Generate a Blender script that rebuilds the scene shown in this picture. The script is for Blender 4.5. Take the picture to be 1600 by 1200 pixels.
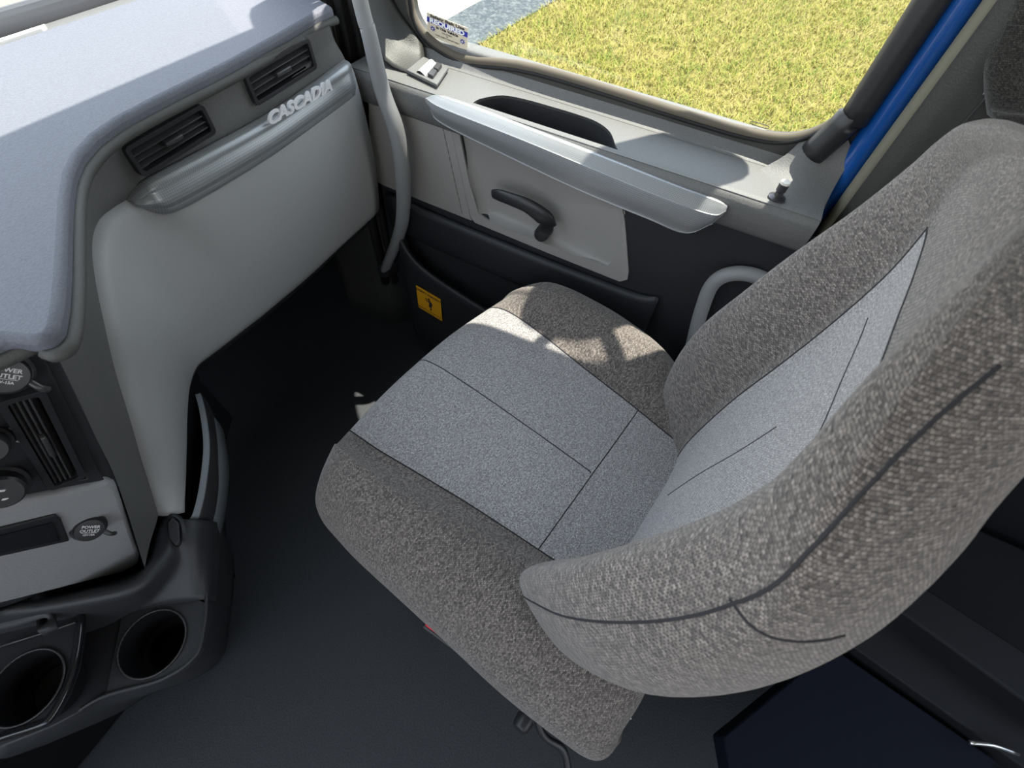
import bpy, bmesh, math, random
import numpy as np
from mathutils import Vector, Matrix
from mathutils.geometry import tessellate_polygon

for o in list(bpy.data.objects): bpy.data.objects.remove(o)
scene = bpy.context.scene
COL = scene.collection
R0 = [[0.4662113, 0.7163674, -0.5190999], [-0.8828889, 0.4140049, -0.2216012], [0.0561621, 0.5616205, 0.8254867]]

# ---------------------------------------------------------------- camera
cam_d = bpy.data.cameras.new('camera'); cam = bpy.data.objects.new('camera', cam_d); COL.objects.link(cam)
cam_d.sensor_width = 36.0; cam_d.lens = 16.536; cam_d.clip_start = 0.01; cam_d.clip_end = 300
cam_d.dof.use_dof = True; cam_d.dof.focus_distance = 0.85; cam_d.dof.aperture_fstop = 10
m = Matrix(R0).to_4x4(); m.translation = Vector((0, 0, 1.25)); cam.matrix_world = m
scene.camera = cam

# ---------------------------------------------------------------- light and exposure
scene.view_settings.view_transform = 'Standard'; scene.view_settings.look = 'None'
scene.view_settings.gamma = 1; scene.view_settings.use_curve_mapping = False
scene.view_settings.exposure = 1.6
world = bpy.data.worlds.new('sky'); scene.world = world; world.use_nodes = True
wn = world.node_tree.nodes; wl = world.node_tree.links
bg = wn['Background']; bg.inputs[1].default_value = 1.25
tc = wn.new('ShaderNodeTexCoord'); sp = wn.new('ShaderNodeSeparateXYZ'); cr = wn.new('ShaderNodeValToRGB')
wl.new(tc.outputs['Generated'], sp.inputs[0]); wl.new(sp.outputs[2], cr.inputs[0]); wl.new(cr.outputs[0], bg.inputs[0])
cr.color_ramp.elements[0].position = 0.0; cr.color_ramp.elements[0].color = (0.97, 0.98, 1.0, 1)
cr.color_ramp.elements[1].position = 0.6; cr.color_ramp.elements[1].color = (0.74, 0.84, 1.0, 1)
sun_d = bpy.data.lights.new('sun', 'SUN'); sun_d.energy = 4.6; sun_d.angle = 0.009; sun_d.color = (1.0, 0.93, 0.82)
sun = bpy.data.objects.new('sun', sun_d); COL.objects.link(sun)
SUN_DIR = Vector((-0.31, 0.11, -1.0)).normalized()
sun.rotation_euler = SUN_DIR.to_track_quat('-Z', 'Y').to_euler()
sun.location = (6, -1, 8)

# ---------------------------------------------------------------- materials
def mat(name, col, rough=0.6, spec=0.4, metal=0.0):
    M = bpy.data.materials.new(name); M.use_nodes = True
    b = M.node_tree.nodes['Principled BSDF']
    b.inputs['Base Color'].default_value = (*col, 1); b.inputs['Roughness'].default_value = rough
    b.inputs['Specular IOR Level'].default_value = spec; b.inputs['Metallic'].default_value = metal
    return M

def grain(M, scale=600, strength=0.25, dist=0.0006, colvar=0.0, kind='noise', col=None):
    nt = M.node_tree; n = nt.nodes; l = nt.links; b = n['Principled BSDF']
    t = n.new('ShaderNodeTexCoord')
    if kind == 'noise':
        x = n.new('ShaderNodeTexNoise'); x.inputs['Scale'].default_value = scale; x.inputs['Detail'].default_value = 3; out = x.outputs[0]
    else:
        x = n.new('ShaderNodeTexVoronoi'); x.inputs['Scale'].default_value = scale; out = x.outputs[0]
    l.new(t.outputs['Object'], x.inputs['Vector'])
    bp = n.new('ShaderNodeBump'); bp.inputs['Strength'].default_value = strength; bp.inputs['Distance'].default_value = dist
    l.new(out, bp.inputs['Height']); l.new(bp.outputs[0], b.inputs['Normal'])
    if colvar > 0:
        c = b.inputs['Base Color'].default_value[:3]
        r = n.new('ShaderNodeValToRGB'); l.new(out, r.inputs[0])
        r.color_ramp.elements[0].position = 0.3; r.color_ramp.elements[1].position = 0.7
        r.color_ramp.elements[0].color = (*[v * (1 - colvar) for v in c], 1)
        r.color_ramp.elements[1].color = (*[v * (1 + colvar) for v in c], 1)
        l.new(r.outputs[0], b.inputs['Base Color'])
    return M

def fabric(name, dark, light, pu=0.0026, pv=0.0022, bump=0.6):
    """knit cloth: rows of stitches, each stitch of its own tone"""
    M = mat(name, light, 0.95, 0.15); nt = M.node_tree; n = nt.nodes; l = nt.links; b = n['Principled BSDF']
    b.inputs['Sheen Weight'].default_value = 0.25; b.inputs['Sheen Roughness'].default_value = 0.5
    uv = n.new('ShaderNodeUVMap'); uv.uv_map = 'UVMap'
    w = n.new('ShaderNodeTexNoise'); w.inputs['Scale'].default_value = 160; w.inputs['Detail'].default_value = 1
    l.new(uv.outputs[0], w.inputs['Vector'])
    mx = n.new('ShaderNodeMixRGB'); mx.blend_type = 'LINEAR_LIGHT'; mx.inputs[0].default_value = 0.0009
    l.new(uv.outputs[0], mx.inputs[1]); l.new(w.outputs[1], mx.inputs[2])
    mp = n.new('ShaderNodeMapping'); mp.inputs['Scale'].default_value = (1 / pu, 1 / pv, 1)
    l.new(mx.outputs[0], mp.inputs[0])
    br = n.new('ShaderNodeTexBrick'); br.offset = 0.5; br.inputs['Scale'].default_value = 1.0
    br.inputs['Brick Width'].default_value = 1.0; br.inputs['Row Height'].default_value = 1.0
    br.inputs['Mortar Size'].default_value = 0.16; br.inputs['Mortar Smooth'].default_value = 1.0
    br.inputs['Color1'].default_value = (*dark, 1); br.inputs['Color2'].default_value = (*light, 1)
    br.inputs['Mortar'].default_value = (*[v * 0.35 for v in dark], 1)
    l.new(mp.outputs[0], br.inputs['Vector'])
    no = n.new('ShaderNodeTexNoise'); no.inputs['Scale'].default_value = 0.9; no.inputs['Detail'].default_value = 2
    l.new(mp.outputs[0], no.inputs['Vector'])
    rr_ = n.new('ShaderNodeValToRGB'); rr_.color_ramp.elements[0].position = 0.35; rr_.color_ramp.elements[1].position = 0.68
    rr_.color_ramp.elements[0].color = (0.6, 0.6, 0.6, 1); rr_.color_ramp.elements[1].color = (1.45, 1.45, 1.45, 1)
    l.new(no.outputs[0], rr_.inputs[0])
    mu = n.new('ShaderNodeMixRGB'); mu.blend_type = 'MULTIPLY'; mu.inputs[0].default_value = 1
    l.new(br.outputs[0], mu.inputs[1]); l.new(rr_.outputs[0], mu.inputs[2]); l.new(mu.outputs[0], b.inputs['Base Color'])
    inv = n.new('ShaderNodeMath'); inv.operation = 'SUBTRACT'; inv.inputs[0].default_value = 1; l.new(br.outputs[1], inv.inputs[1])
    ad = n.new('ShaderNodeMath'); ad.operation = 'ADD'; l.new(inv.outputs[0], ad.inputs[0]); l.new(no.outputs[0], ad.inputs[1])
    bp = n.new('ShaderNodeBump'); bp.inputs['Strength'].default_value = bump; bp.inputs['Distance'].default_value = 0.0009
    l.new(ad.outputs[0], bp.inputs['Height']); l.new(bp.outputs[0], b.inputs['Normal'])
    return M

def carbon(name, c1, c2, pitch=0.0035, rough=0.35, metal=0.4):
    """fine embossed weave on silver trim"""
    M = mat(name, c1, rough, 0.5, metal); nt = M.node_tree; n = nt.nodes; l = nt.links; b = n['Principled BSDF']
    t = n.new('ShaderNodeUVMap'); t.uv_map = 'UVMap'
    mp = n.new('ShaderNodeMapping'); mp.inputs['Scale'].default_value = (1 / pitch, 1 / pitch, 1); mp.inputs['Rotation'].default_value = (0, 0, 0.785)
    ch = n.new('ShaderNodeTexChecker'); ch.inputs['Scale'].default_value = 1
    l.new(t.outputs[0], mp.inputs[0]); l.new(mp.outputs[0], ch.inputs['Vector'])
    ch.inputs[1].default_value = (*c1, 1); ch.inputs[2].default_value = (*c2, 1)
    l.new(ch.outputs[0], b.inputs['Base Color'])
    bp = n.new('ShaderNodeBump'); bp.inputs['Strength'].default_value = 0.4; bp.inputs['Distance'].default_value = 0.0004
    l.new(ch.outputs[1], bp.inputs['Height']); l.new(bp.outputs[0], b.inputs['Normal'])
    return M

M = {}
M['pad'] = grain(mat('dash_pad_vinyl', (0.105, 0.110, 0.132), 0.6, 0.3), 420, 0.55, 0.0012, 0.12)
M['pad_edge'] = grain(mat('dash_edge_vinyl', (0.06, 0.06, 0.057), 0.6, 0.3), 500, 0.5, 0.001)
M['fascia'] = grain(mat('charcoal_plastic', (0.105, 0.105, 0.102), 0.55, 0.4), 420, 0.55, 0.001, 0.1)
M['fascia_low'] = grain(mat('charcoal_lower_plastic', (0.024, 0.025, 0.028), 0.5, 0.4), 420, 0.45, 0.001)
M['grey'] = grain(mat('light_grey_plastic', (0.33, 0.335, 0.33), 0.5, 0.35), 500, 0.4, 0.0008)
M['grey_stack'] = grain(mat('grey_stack_plastic', (0.24, 0.24, 0.245), 0.5, 0.35), 350, 0.6, 0.001)
M['silver'] = carbon('silver_weave_trim', (0.25, 0.265, 0.275), (0.34, 0.355, 0.365), 0.0022)
M['chrome'] = mat('chrome_letters', (0.88, 0.88, 0.90), 0.3, 0.6, 0.25)
M['black'] = mat('black_plastic', (0.018, 0.018, 0.02), 0.4, 0.4)
M['black_gloss'] = mat('glossy_black_plastic', (0.01, 0.01, 0.012), 0.12, 0.5)
M['slat'] = mat('vent_slat_plastic', (0.035, 0.035, 0.036), 0.35, 0.45)
M['void'] = mat('dark_hollow', (0.006, 0.006, 0.007), 0.8, 0.1)
M['rim'] = grain(mat('bin_rim_plastic', (0.16, 0.175, 0.19), 0.45, 0.4), 600, 0.4, 0.0006)
M['print'] = mat('white_print', (0.6, 0.6, 0.6), 0.6)
M['door'] = grain(mat('door_plastic', (0.12, 0.12, 0.118), 0.55, 0.4), 450, 0.5, 0.001, 0.12)
M['door_low'] = grain(mat('door_lower_plastic', (0.018, 0.019, 0.022), 0.5, 0.35), 450, 0.4, 0.001)
M['door_grey'] = grain(mat('door_grey_plastic', (0.25, 0.24, 0.228), 0.5, 0.35), 450, 0.3, 0.0006)
M['arm'] = carbon('armrest_weave_trim', (0.23, 0.24, 0.25), (0.33, 0.34, 0.35), 0.0022)
M['rubber'] = mat('window_rubber', (0.10, 0.085, 0.065), 0.7, 0.3)
M['rubber_dark'] = mat('dark_rubber', (0.012, 0.012, 0.012), 0.6, 0.3)
M['seal'] = grain(mat('door_seal_vinyl', (0.17, 0.165, 0.125), 0.55, 0.3), 500, 0.3)
M['pillar'] = grain(mat('pillar_vinyl', (0.036, 0.036, 0.033), 0.5, 0.4), 420, 0.55, 0.001)
M['blue'] = mat('blue_paint', (0.004, 0.07, 0.30), 0.18, 0.6); M['blue'].node_tree.nodes['Principled BSDF'].inputs['Coat Weight'].default_value = 0.6
M['tube'] = grain(mat('grab_handle_plastic', (0.20, 0.205, 0.21), 0.5, 0.35), 300, 0.25, 0.0006)
M['seatfab'] = fabric('light_grey_knit', (0.235, 0.222, 0.225), (0.43, 0.41, 0.41), 0.0026, 0.0018)
M['seatside'] = fabric('brown_grey_knit', (0.088, 0.076, 0.070), (0.245, 0.212, 0.192), 0.0032, 0.0022, 0.7)
M['seam'] = mat('seam_thread', (0.035, 0.034, 0.038), 0.9, 0.1)
M['metal'] = mat('dark_steel', (0.08, 0.08, 0.085), 0.35, 0.5, 0.7)
M['steel'] = mat('bright_steel', (0.6, 0.6, 0.6), 0.25, 0.5, 0.9)
M['red'] = mat('red_plastic', (0.6, 0.01, 0.015), 0.35)
M['belt'] = fabric('seat_belt_webbing', (0.02, 0.02, 0.018), (0.06, 0.058, 0.05), 0.002, 0.002, 0.3)
M['floor'] = grain(mat('floor_mat_rubber', (0.028, 0.031, 0.036), 0.6, 0.35), 260, 0.7, 0.0015, 0.22)
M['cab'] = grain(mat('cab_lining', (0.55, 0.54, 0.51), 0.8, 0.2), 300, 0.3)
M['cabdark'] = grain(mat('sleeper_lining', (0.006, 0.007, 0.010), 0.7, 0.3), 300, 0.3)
M['yellow'] = mat('sticker_yellow', (0.75, 0.36, 0.01), 0.5)
M['sticker_base'] = mat('sticker_cream', (0.62, 0.55, 0.42), 0.5)
M['sticker_blue'] = mat('sticker_blue', (0.02, 0.03, 0.30), 0.5)
M['ink'] = mat('sticker_ink', (0.03, 0.025, 0.03), 0.6)
M['concrete'] = grain(mat('pale_concrete', (0.22, 0.20, 0.175), 0.9, 0.2), 3, 0.4, 0.02, 0.2)
M['dark_strip'] = mat('speckled_dark_strip', (0.08, 0.10, 0.11), 0.9)

def speck(Mt, s, c1, c2, p0, p1):
    nt = Mt.node_tree; n = nt.nodes; l = nt.links
    t = n.new('ShaderNodeTexCoord'); x = n.new('ShaderNodeTexNoise'); x.inputs['Scale'].default_value = s; x.inputs['Detail'].default_value = 6; x.inputs['Distortion'].default_value = 1.5
    l.new(t.outputs['Object'], x.inputs['Vector']); r = n.new('ShaderNodeValToRGB'); l.new(x.outputs[0], r.inputs[0])
    r.color_ramp.elements[0].position = p0; r.color_ramp.elements[1].position = p1
    r.color_ramp.elements[0].color = (*c1, 1); r.color_ramp.elements[1].color = (*c2, 1)
    l.new(r.outputs[0], n['Principled BSDF'].inputs['Base Color'])
speck(M['dark_strip'], 14, (0.025, 0.034, 0.04), (0.10, 0.11, 0.11), 0.45, 0.68)

def glass(name, tint=(0.97, 0.99, 0.98), f=0.05):
    G = bpy.data.materials.new(name); G.use_nodes = True; nt = G.node_tree; n = nt.nodes; l = nt.links
    n.remove(n['Principled BSDF']); tr = n.new('ShaderNodeBsdfTransparent'); tr.inputs[0].default_value = (*tint, 1)
    gl = n.new('ShaderNodeBsdfGlossy'); gl.inputs['Roughness'].default_value = 0.0
    mx = n.new('ShaderNodeMixShader'); mx.inputs[0].default_value = f
    l.new(tr.outputs[0], mx.inputs[1]); l.new(gl.outputs[0], mx.inputs[2]); l.new(mx.outputs[0], n['Material Output'].inputs[0])
    return G
M['glass'] = glass('window_glass')

# ---------------------------------------------------------------- helpers
def link(name, me, m, parent=None, smooth=True):
    o = bpy.data.objects.new(name, me); COL.objects.link(o)
    for x in (m if isinstance(m, (list, tuple)) else [m]):
        me.materials.append(x)
    if smooth:
        for p in me.polygons: p.use_smooth = True
    if parent: o.parent = parent
    return o

def root(name, label, cat, group=None):
    o = bpy.data.objects.new(name, None); COL.objects.link(o); o.empty_display_size = 0.05
    o['label'] = label; o['category'] = cat
    if group: o['group'] = group
    return o

def struct(o, label=None):
    o['kind'] = 'structure'
    if label: o['label'] = label
    return o

def bevel(o, w=0.003, seg=3, ang=0.6):
    b = o.modifiers.new('bevel', 'BEVEL'); b.width = w; b.segments = seg; b.limit_method = 'ANGLE'; b.angle_limit = ang
    b.harden_normals = False
    return o

def autosmooth(o, ang=0.7):
    me = o.data
    me.set_sharp_from_angle(angle=ang)
    return o

def newell(pts):
    n = Vector((0, 0, 0))
    for i, p in enumerate(pts):
        q = pts[(i + 1) % len(pts)]
        n += Vector(((p[1] - q[1]) * (p[2] + q[2]), (p[2] - q[2]) * (p[0] + q[0]), (p[0] - q[0]) * (p[1] + q[1])))
    return n.normalized()

def plate(name, outer, depth, m, parent=None, holes=(), bev=0.002, smooth=True, dirv=None):
    """flat outline with optional holes, given real thickness along its normal (or dirv)"""
    outer = [Vector(p) for p in outer]; holes = [[Vector(p) for p in h] for h in holes]
    n = Vector(dirv).normalized() if dirv is not None else newell(outer)
    loops = [outer] + holes
    flat = [p for lp in loops for p in lp]
    tris = tessellate_polygon(loops)
    bm = bmesh.new()
    a = [bm.verts.new(p) for p in flat]; b = [bm.verts.new(p - n * depth) for p in flat]
    if not holes:
        bm.faces.new(a); bm.faces.new(b[::-1])
    else:
        for t in tris:
            try: bm.faces.new([a[i] for i in t]); bm.faces.new([b[i] for i in reversed(t)])
            except ValueError: pass
    k = 0
    for lp in loops:
        c = len(lp)
        for i in range(c):
            j = (i + 1) % c
            bm.faces.new([a[k + i], b[k + i], b[k + j], a[k + j]])
        k += c
    bmesh.ops.recalc_face_normals(bm, faces=bm.faces)
    me = bpy.data.meshes.new(name); bm.to_mesh(me); bm.free()
    o = link(name, me, m, parent, smooth)
    autosmooth(o, 0.5)
    if bev: bevel(o, bev, 3, 0.6)
    return o

def crom(p, n, closed=False):
    """Catmull-Rom resample: n points per span"""
    P = [np.array(q, float) for q in p]; L = len(P); out = []
    spans = L if closed else L - 1
    for i in range(spans):
        p1 = P[i]; p2 = P[(i + 1) % L]
        p0 = P[(i - 1) % L] if (closed or i > 0) else 2 * p1 - p2
        p3 = P[(i + 2) % L] if (closed or i + 2 < L) else 2 * p2 - p1
        for k in range(n):
            t = k / n
            out.append(0.5 * ((2 * p1) + (-p0 + p2) * t + (2 * p0 - 5 * p1 + 4 * p2 - p3) * t * t + (-p0 + 3 * p1 - 3 * p2 + p3) * t ** 3))
    if not closed: out.append(P[-1])
    return out

def lin(p, n):
    out = []
    for i in range(len(p) - 1):
        for k in range(n): out.append(np.array(p[i]) * (1 - k / n) + np.array(p[i + 1]) * k / n)
    out.append(np.array(p[-1], float)); return out

def surf(grid, nu=4, nv=4, cu=False, smooth_v=True):
    """control grid rows[v][u] -> dense numpy grid"""
    rows = [crom(r, nu, cu) for r in grid]
    cols = list(zip(*rows))
    cols = [crom(c, nv) if smooth_v else lin(c, nv) for c in cols]
    return [list(r) for r in zip(*cols)]

def gridmesh(name, G, m, parent=None, cu=False, thick=0.0, caps=False, flip=False, uvscale=1.0, mi=None, skip=None):
    nv = len(G); nu = len(G[0]); A = np.array(G)
    verts = A.reshape(-1, 3).tolist(); faces = []; uvs = []
    du = np.zeros((nv, nu + 1)); dv = np.zeros((nv + 1, nu))
    seg = np.linalg.norm(np.roll(A, -1, axis=1) - A, axis=2); du[:, 1:] = np.cumsum(seg, axis=1)
    mean_u = du.mean(axis=0)
    sv = np.linalg.norm(A[1:] - A[:-1], axis=2); dv[1:nv] = np.cumsum(sv, axis=0); mean_v = dv[:nv].mean(axis=1)
    U = nu if cu else nu - 1; mats = []
    for j in range(nv - 1):
        for i in range(U):
            if skip and skip(i, j): continue
            k = (i + 1) % nu
            f = [j * nu + i, j * nu + k, (j + 1) * nu + k, (j + 1) * nu + i]
            uv = [(mean_u[i], mean_v[j]), (mean_u[i + 1], mean_v[j]), (mean_u[i + 1], mean_v[j + 1]), (mean_u[i], mean_v[j + 1])]
            if flip: f = f[::-1]; uv = uv[::-1]
            faces.append(f); uvs.extend(uv); mats.append(mi(i, j) if mi else 0)
    if caps and cu:
        for row, rev in ((0, True), (nv - 1, False)):
            f = [row * nu + i for i in range(nu)]
            if rev != flip: f = f[::-1]
            faces.append(f); uvs.extend([(A.reshape(-1, 3)[q][0], A.reshape(-1, 3)[q][1]) for q in f]); mats.append(0)
    me = bpy.data.meshes.new(name); me.from_pydata(verts, [], faces); me.update()
    ul = me.uv_layers.new(name='UVMap')
    ul.data.foreach_set('uv', np.array(uvs, dtype=np.float32).ravel())
    o = link(name, me, m, parent)
    if mi: me.polygons.foreach_set('material_index', mats)
    if thick:
        s = o.modifiers.new('thickness', 'SOLIDIFY'); s.thickness = thick; s.offset = -1
    return o

def tube(name, pts, r, m, parent=None, closed=False, n=6, seg=12, flat=1.0, caps=True, rad=None, up=None):
    P = crom(pts, n, closed) if n > 1 else [np.array(p, float) for p in pts]
    L = len(P); rows = []
    T = []
    for i in range(L):
        a = P[(i - 1) % L] if (closed or i > 0) else P[i]; b = P[(i + 1) % L] if (closed or i < L - 1) else P[i]
        d = b - a; T.append(d / (np.linalg.norm(d) + 1e-9))
    nrm = np.array(up if up is not None else ((0, 0, 1) if abs(T[0][2]) < 0.9 else (1, 0, 0)), float)
    for i in range(L):
        if up is not None: nrm = np.array(up, float)
        nrm = nrm - T[i] * nrm.dot(T[i]); nrm /= np.linalg.norm(nrm) + 1e-9
        bn = np.cross(T[i], nrm)
        rr = r if rad is None else np.interp(i / (L - 1), np.linspace(0, 1, len(rad)), rad)
        rows.append([P[i] + (nrm * math.cos(t) * flat + bn * math.sin(t)) * rr for t in [2 * math.pi * k / seg for k in range(seg)]])
    if closed: rows.append(rows[0])
    return gridmesh(name, rows, m, parent, cu=True, caps=caps and not closed)

def box(name, c, s, m, parent=None, bev=0.003, rot=None, axes=None):
    """box at centre c with full sizes s; axes = 3 vectors for its own frame"""
    bm = bmesh.new(); bmesh.ops.create_cube(bm, size=1)
    bmesh.ops.scale(bm, vec=s, verts=bm.verts)
    if axes is not None:
        Mx = Matrix([axes[0], axes[1], axes[2]]).transposed(); bmesh.ops.transform(bm, matrix=Mx.to_4x4(), verts=bm.verts)
    elif rot: bmesh.ops.rotate(bm, cent=(0, 0, 0), matrix=Matrix.Rotation(rot[0], 3, rot[1]), verts=bm.verts)
    bmesh.ops.translate(bm, vec=c, verts=bm.verts)
    me = bpy.data.meshes.new(name); bm.to_mesh(me); bm.free()
    o = link(name, me, m, parent); autosmooth(o, 0.5)
    if bev: bevel(o, bev)
    return o

def lathe(name, prof, c, axis, m, parent=None, seg=32):
    """profile [(radius, height)] turned about axis through c"""
    ax = Vector(axis).normalized(); t = ax.orthogonal().normalized(); b = ax.cross(t)
    rows = [[np.array(Vector(c) + ax * h + (t * math.cos(2 * math.pi * k / seg) + b * math.sin(2 * math.pi * k / seg)) * max(r, 1e-5)) for k in range(seg)] for r, h in prof]
    o = gridmesh(name, rows, m, parent, cu=True); autosmooth(o, 0.6); return o

def text(name, s, size, o3, xdir, ydir, m, parent, ext=0.0005, shear=0.0, align='CENTER', sx=1.0, bold=0.0):
    """letters standing at o3, reading along xdir, upright along ydir, as mesh"""
    cu = bpy.data.curves.new(name, 'FONT'); cu.body = s; cu.size = size; cu.extrude = ext; cu.shear = shear
    cu.align_x = align; cu.align_y = 'CENTER'; cu.offset = bold; cu.resolution_u = 3
    tmp = bpy.data.objects.new('tmp', cu); COL.objects.link(tmp)
    dg = bpy.context.evaluated_depsgraph_get(); me = bpy.data.meshes.new_from_object(tmp.evaluated_get(dg))
    bpy.data.objects.remove(tmp); bpy.data.curves.remove(cu)
    x = Vector(xdir).normalized(); y = Vector(ydir); y = (y - x * y.dot(x)).normalized(); z = x.cross(y)
    Mx = Matrix((x * sx, y, z)).transposed().to_4x4(); Mx.translation = Vector(o3)
    me.transform(Mx); me.name = name; me.materials.clear()
    return link(name, me, m, parent, smooth=False)

def V(*a): return Vector(a)

# ================================================================= setting: cab shell
def slab(name, x0, x1, y0, y1, z0, z1, m, kind=True):
    o = box(name, ((x0 + x1) / 2, (y0 + y1) / 2, (z0 + z1) / 2), (x1 - x0, y1 - y0, z1 - z0), m, None, 0)
    if kind: struct(o)
    return o
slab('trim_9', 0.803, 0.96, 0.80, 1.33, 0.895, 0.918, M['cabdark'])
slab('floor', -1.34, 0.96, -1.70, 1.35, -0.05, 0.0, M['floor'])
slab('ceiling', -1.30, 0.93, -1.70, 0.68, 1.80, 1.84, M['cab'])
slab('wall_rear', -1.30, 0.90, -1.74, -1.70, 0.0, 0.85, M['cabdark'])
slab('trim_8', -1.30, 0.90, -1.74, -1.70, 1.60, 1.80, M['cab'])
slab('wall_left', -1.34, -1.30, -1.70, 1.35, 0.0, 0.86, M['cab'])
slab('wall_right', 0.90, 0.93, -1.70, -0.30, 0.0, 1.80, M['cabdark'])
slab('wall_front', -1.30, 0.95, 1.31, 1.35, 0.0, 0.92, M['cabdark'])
slab('trim_7', 0.931, 0.96, 0.72, 1.33, 0.0, 0.94, M['cabdark'])
for i, (y0, y1) in enumerate(((-1.70, -0.70), (0.66, 0.74))):
    slab('trim_%d' % (i + 1), -1.34, -1.30, y0, y1, 0.86, 1.80, M['cab'])
# windshield glass, raked, with both front pillars
plate('window_1', [(-1.30, 1.30, 0.93), (0.88, 1.30, 0.93), (0.86, 0.68, 1.80), (-1.25, 0.68, 1.80)], 0.006, M['glass'], bev=0)
struct(bpy.data.objects['window_1'], 'raked windshield glass above the dashboard')

# ================================================================= outside ground
g = plate('ground', [(-20, -30, -1.32), (60, -30, -1.32), (60, 40, -1.32), (-20, 40, -1.32)], 0.05, grain(mat('lawn_soil', (0.15, 0.125, 0.04), 0.95, 0.1), 6, 0.5, 0.03, 0.4), bev=0)
struct(g, 'sunlit ground around the truck')
def PG(p): return (p[0], p[1], -1.30)
ax0, ax1 = V(5.77, 3.52, 0), V(8.10, 3.35 - .0, 0)
# grass border runs from the sill up to the top of the view; a speckled dark strip then pale concrete lie beyond it
bA = V(5.60, 3.62, 0); bd = (V(8.10, 3.35, 0) - V(5.77, 3.52, 0)).normalized()
plate('ground', [PG(V(4.0, 3.66, 0)), PG(V(16, 2.80, 0)), PG(V(16, 4.10, 0)), PG(V(4.0, 4.30, 0))], 0.02, M['dark_strip'], bev=0)
o = [x for x in bpy.data.objects if x.name.startswith('ground')][-1]; o.name = 'trim_3'; struct(o, 'speckled dark asphalt strip beyond the grass')
o = plate('trim_4', [PG(V(4.0, 4.30, 0)), PG(V(16, 4.10, 0)), PG(V(16, 14, 0)), PG(V(-6, 14, 0)), PG(V(-6, 4.3, 0))], 0.02, M['concrete'], bev=0); struct(o, 'pale concrete beyond the dark strip')

def grass():
    rng = np.random.default_rng(4)
    N = 120000
    x = 4.2 + 10.5 * rng.random(N) ** 1.15; y = -4.5 + 8.3 * rng.random(N)
    keep = (y < 3.66 - (x - 4) * 0.0717) & (y > 3.2 - 0.62 * (x - 1.2) - 1.4)
    x = x[keep]; y = y[keep]; n = len(x)
    a = rng.random(n) * 6.283; h = 0.04 + 0.05 * rng.random(n); w = 0.006 + 0.006 * rng.random(n); lean = 0.02 + 0.07 * rng.random(n)
    dx = np.cos(a); dy = np.sin(a); z0 = -1.315
    v = np.zeros((n, 5, 3))
    for k, (t, ww) in enumerate(((0, 1), (0, -1), (0.55, 0.8), (0.55, -0.8), (1, 0))):
        v[:, k, 0] = x + dx * lean * t * t * 1.4 - dy * w * ww / 2; v[:, k, 1] = y + dy * lean * t * t * 1.4 + dx * w * ww / 2; v[:, k, 2] = z0 + h * (t - 0.25 * t * t)
    base = np.arange(n)[:, None] * 5
    quads = (base + np.array([0, 1, 3, 2])); tris = (base + np.array([2, 3, 4]))
    me = bpy.data.meshes.new('grass'); me.vertices.add(n * 5); me.vertices.foreach_set('co', v.ravel())
    loops = np.concatenate([np.concatenate([quads, tris], axis=1).ravel()])
    me.loops.add(len(loops)); me.loops.foreach_set('vertex_index', loops.astype(np.int32))
    st = np.arange(n)[:, None] * 7 + np.array([0, 4]); me.polygons.add(n * 2)
    me.polygons.foreach_set('loop_start', st.ravel().astype(np.int32)); me.polygons.foreach_set('loop_total', np.tile([4, 3], n).astype(np.int32))
    me.update(calc_edges=True); me.validate()
    at = me.attributes.new('tone', 'FLOAT', 'POINT'); at.data.foreach_set('value', np.repeat(rng.random(n), 5).astype(np.float32))
    Mg = mat('grass_blade', (0.4, 0.4, 0.08), 0.7, 0.2); nt = Mg.node_tree; nn = nt.nodes; l = nt.links
    A = nn.new('ShaderNodeAttribute'); A.attribute_name = 'tone'
    t = nn.new('ShaderNodeTexCoord'); no = nn.new('ShaderNodeTexNoise'); no.inputs['Scale'].default_value = 1.6; no.inputs['Detail'].default_value = 4
    l.new(t.outputs['Object'], no.inputs['Vector'])
    ad = nn.new('ShaderNodeMath'); ad.operation = 'MULTIPLY_ADD'; ad.inputs[1].default_value = 0.55; l.new(A.outputs['Fac'], ad.inputs[0])
    mm = nn.new('ShaderNodeMath'); mm.operation = 'MULTIPLY'; mm.inputs[1].default_value = 0.9; mm.use_clamp = False; l.new(no.outputs[0], mm.inputs[0]); l.new(mm.outputs[0], ad.inputs[2])
    r = nn.new('ShaderNodeValToRGB'); l.new(ad.outputs[0], r.inputs[0]); e = r.color_ramp.elements
    e[0].position = 0.38; e[0].color = (0.07, 0.12, 0.008, 1); e[1].position = 1.0; e[1].color = (0.30, 0.24, 0.085, 1)
    q = e.new(0.6); q.color = (0.16, 0.175, 0.018, 1); q = e.new(0.8); q.color = (0.25, 0.21, 0.04, 1)
    l.new(r.outputs[0], nn['Principled BSDF'].inputs['Base Color'])
    o = link('grass', me, Mg, None, False); o['label'] = 'sunlit yellow green lawn seen through the door window'; o['category'] = 'grass'; o['kind'] = 'stuff'
grass()

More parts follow.
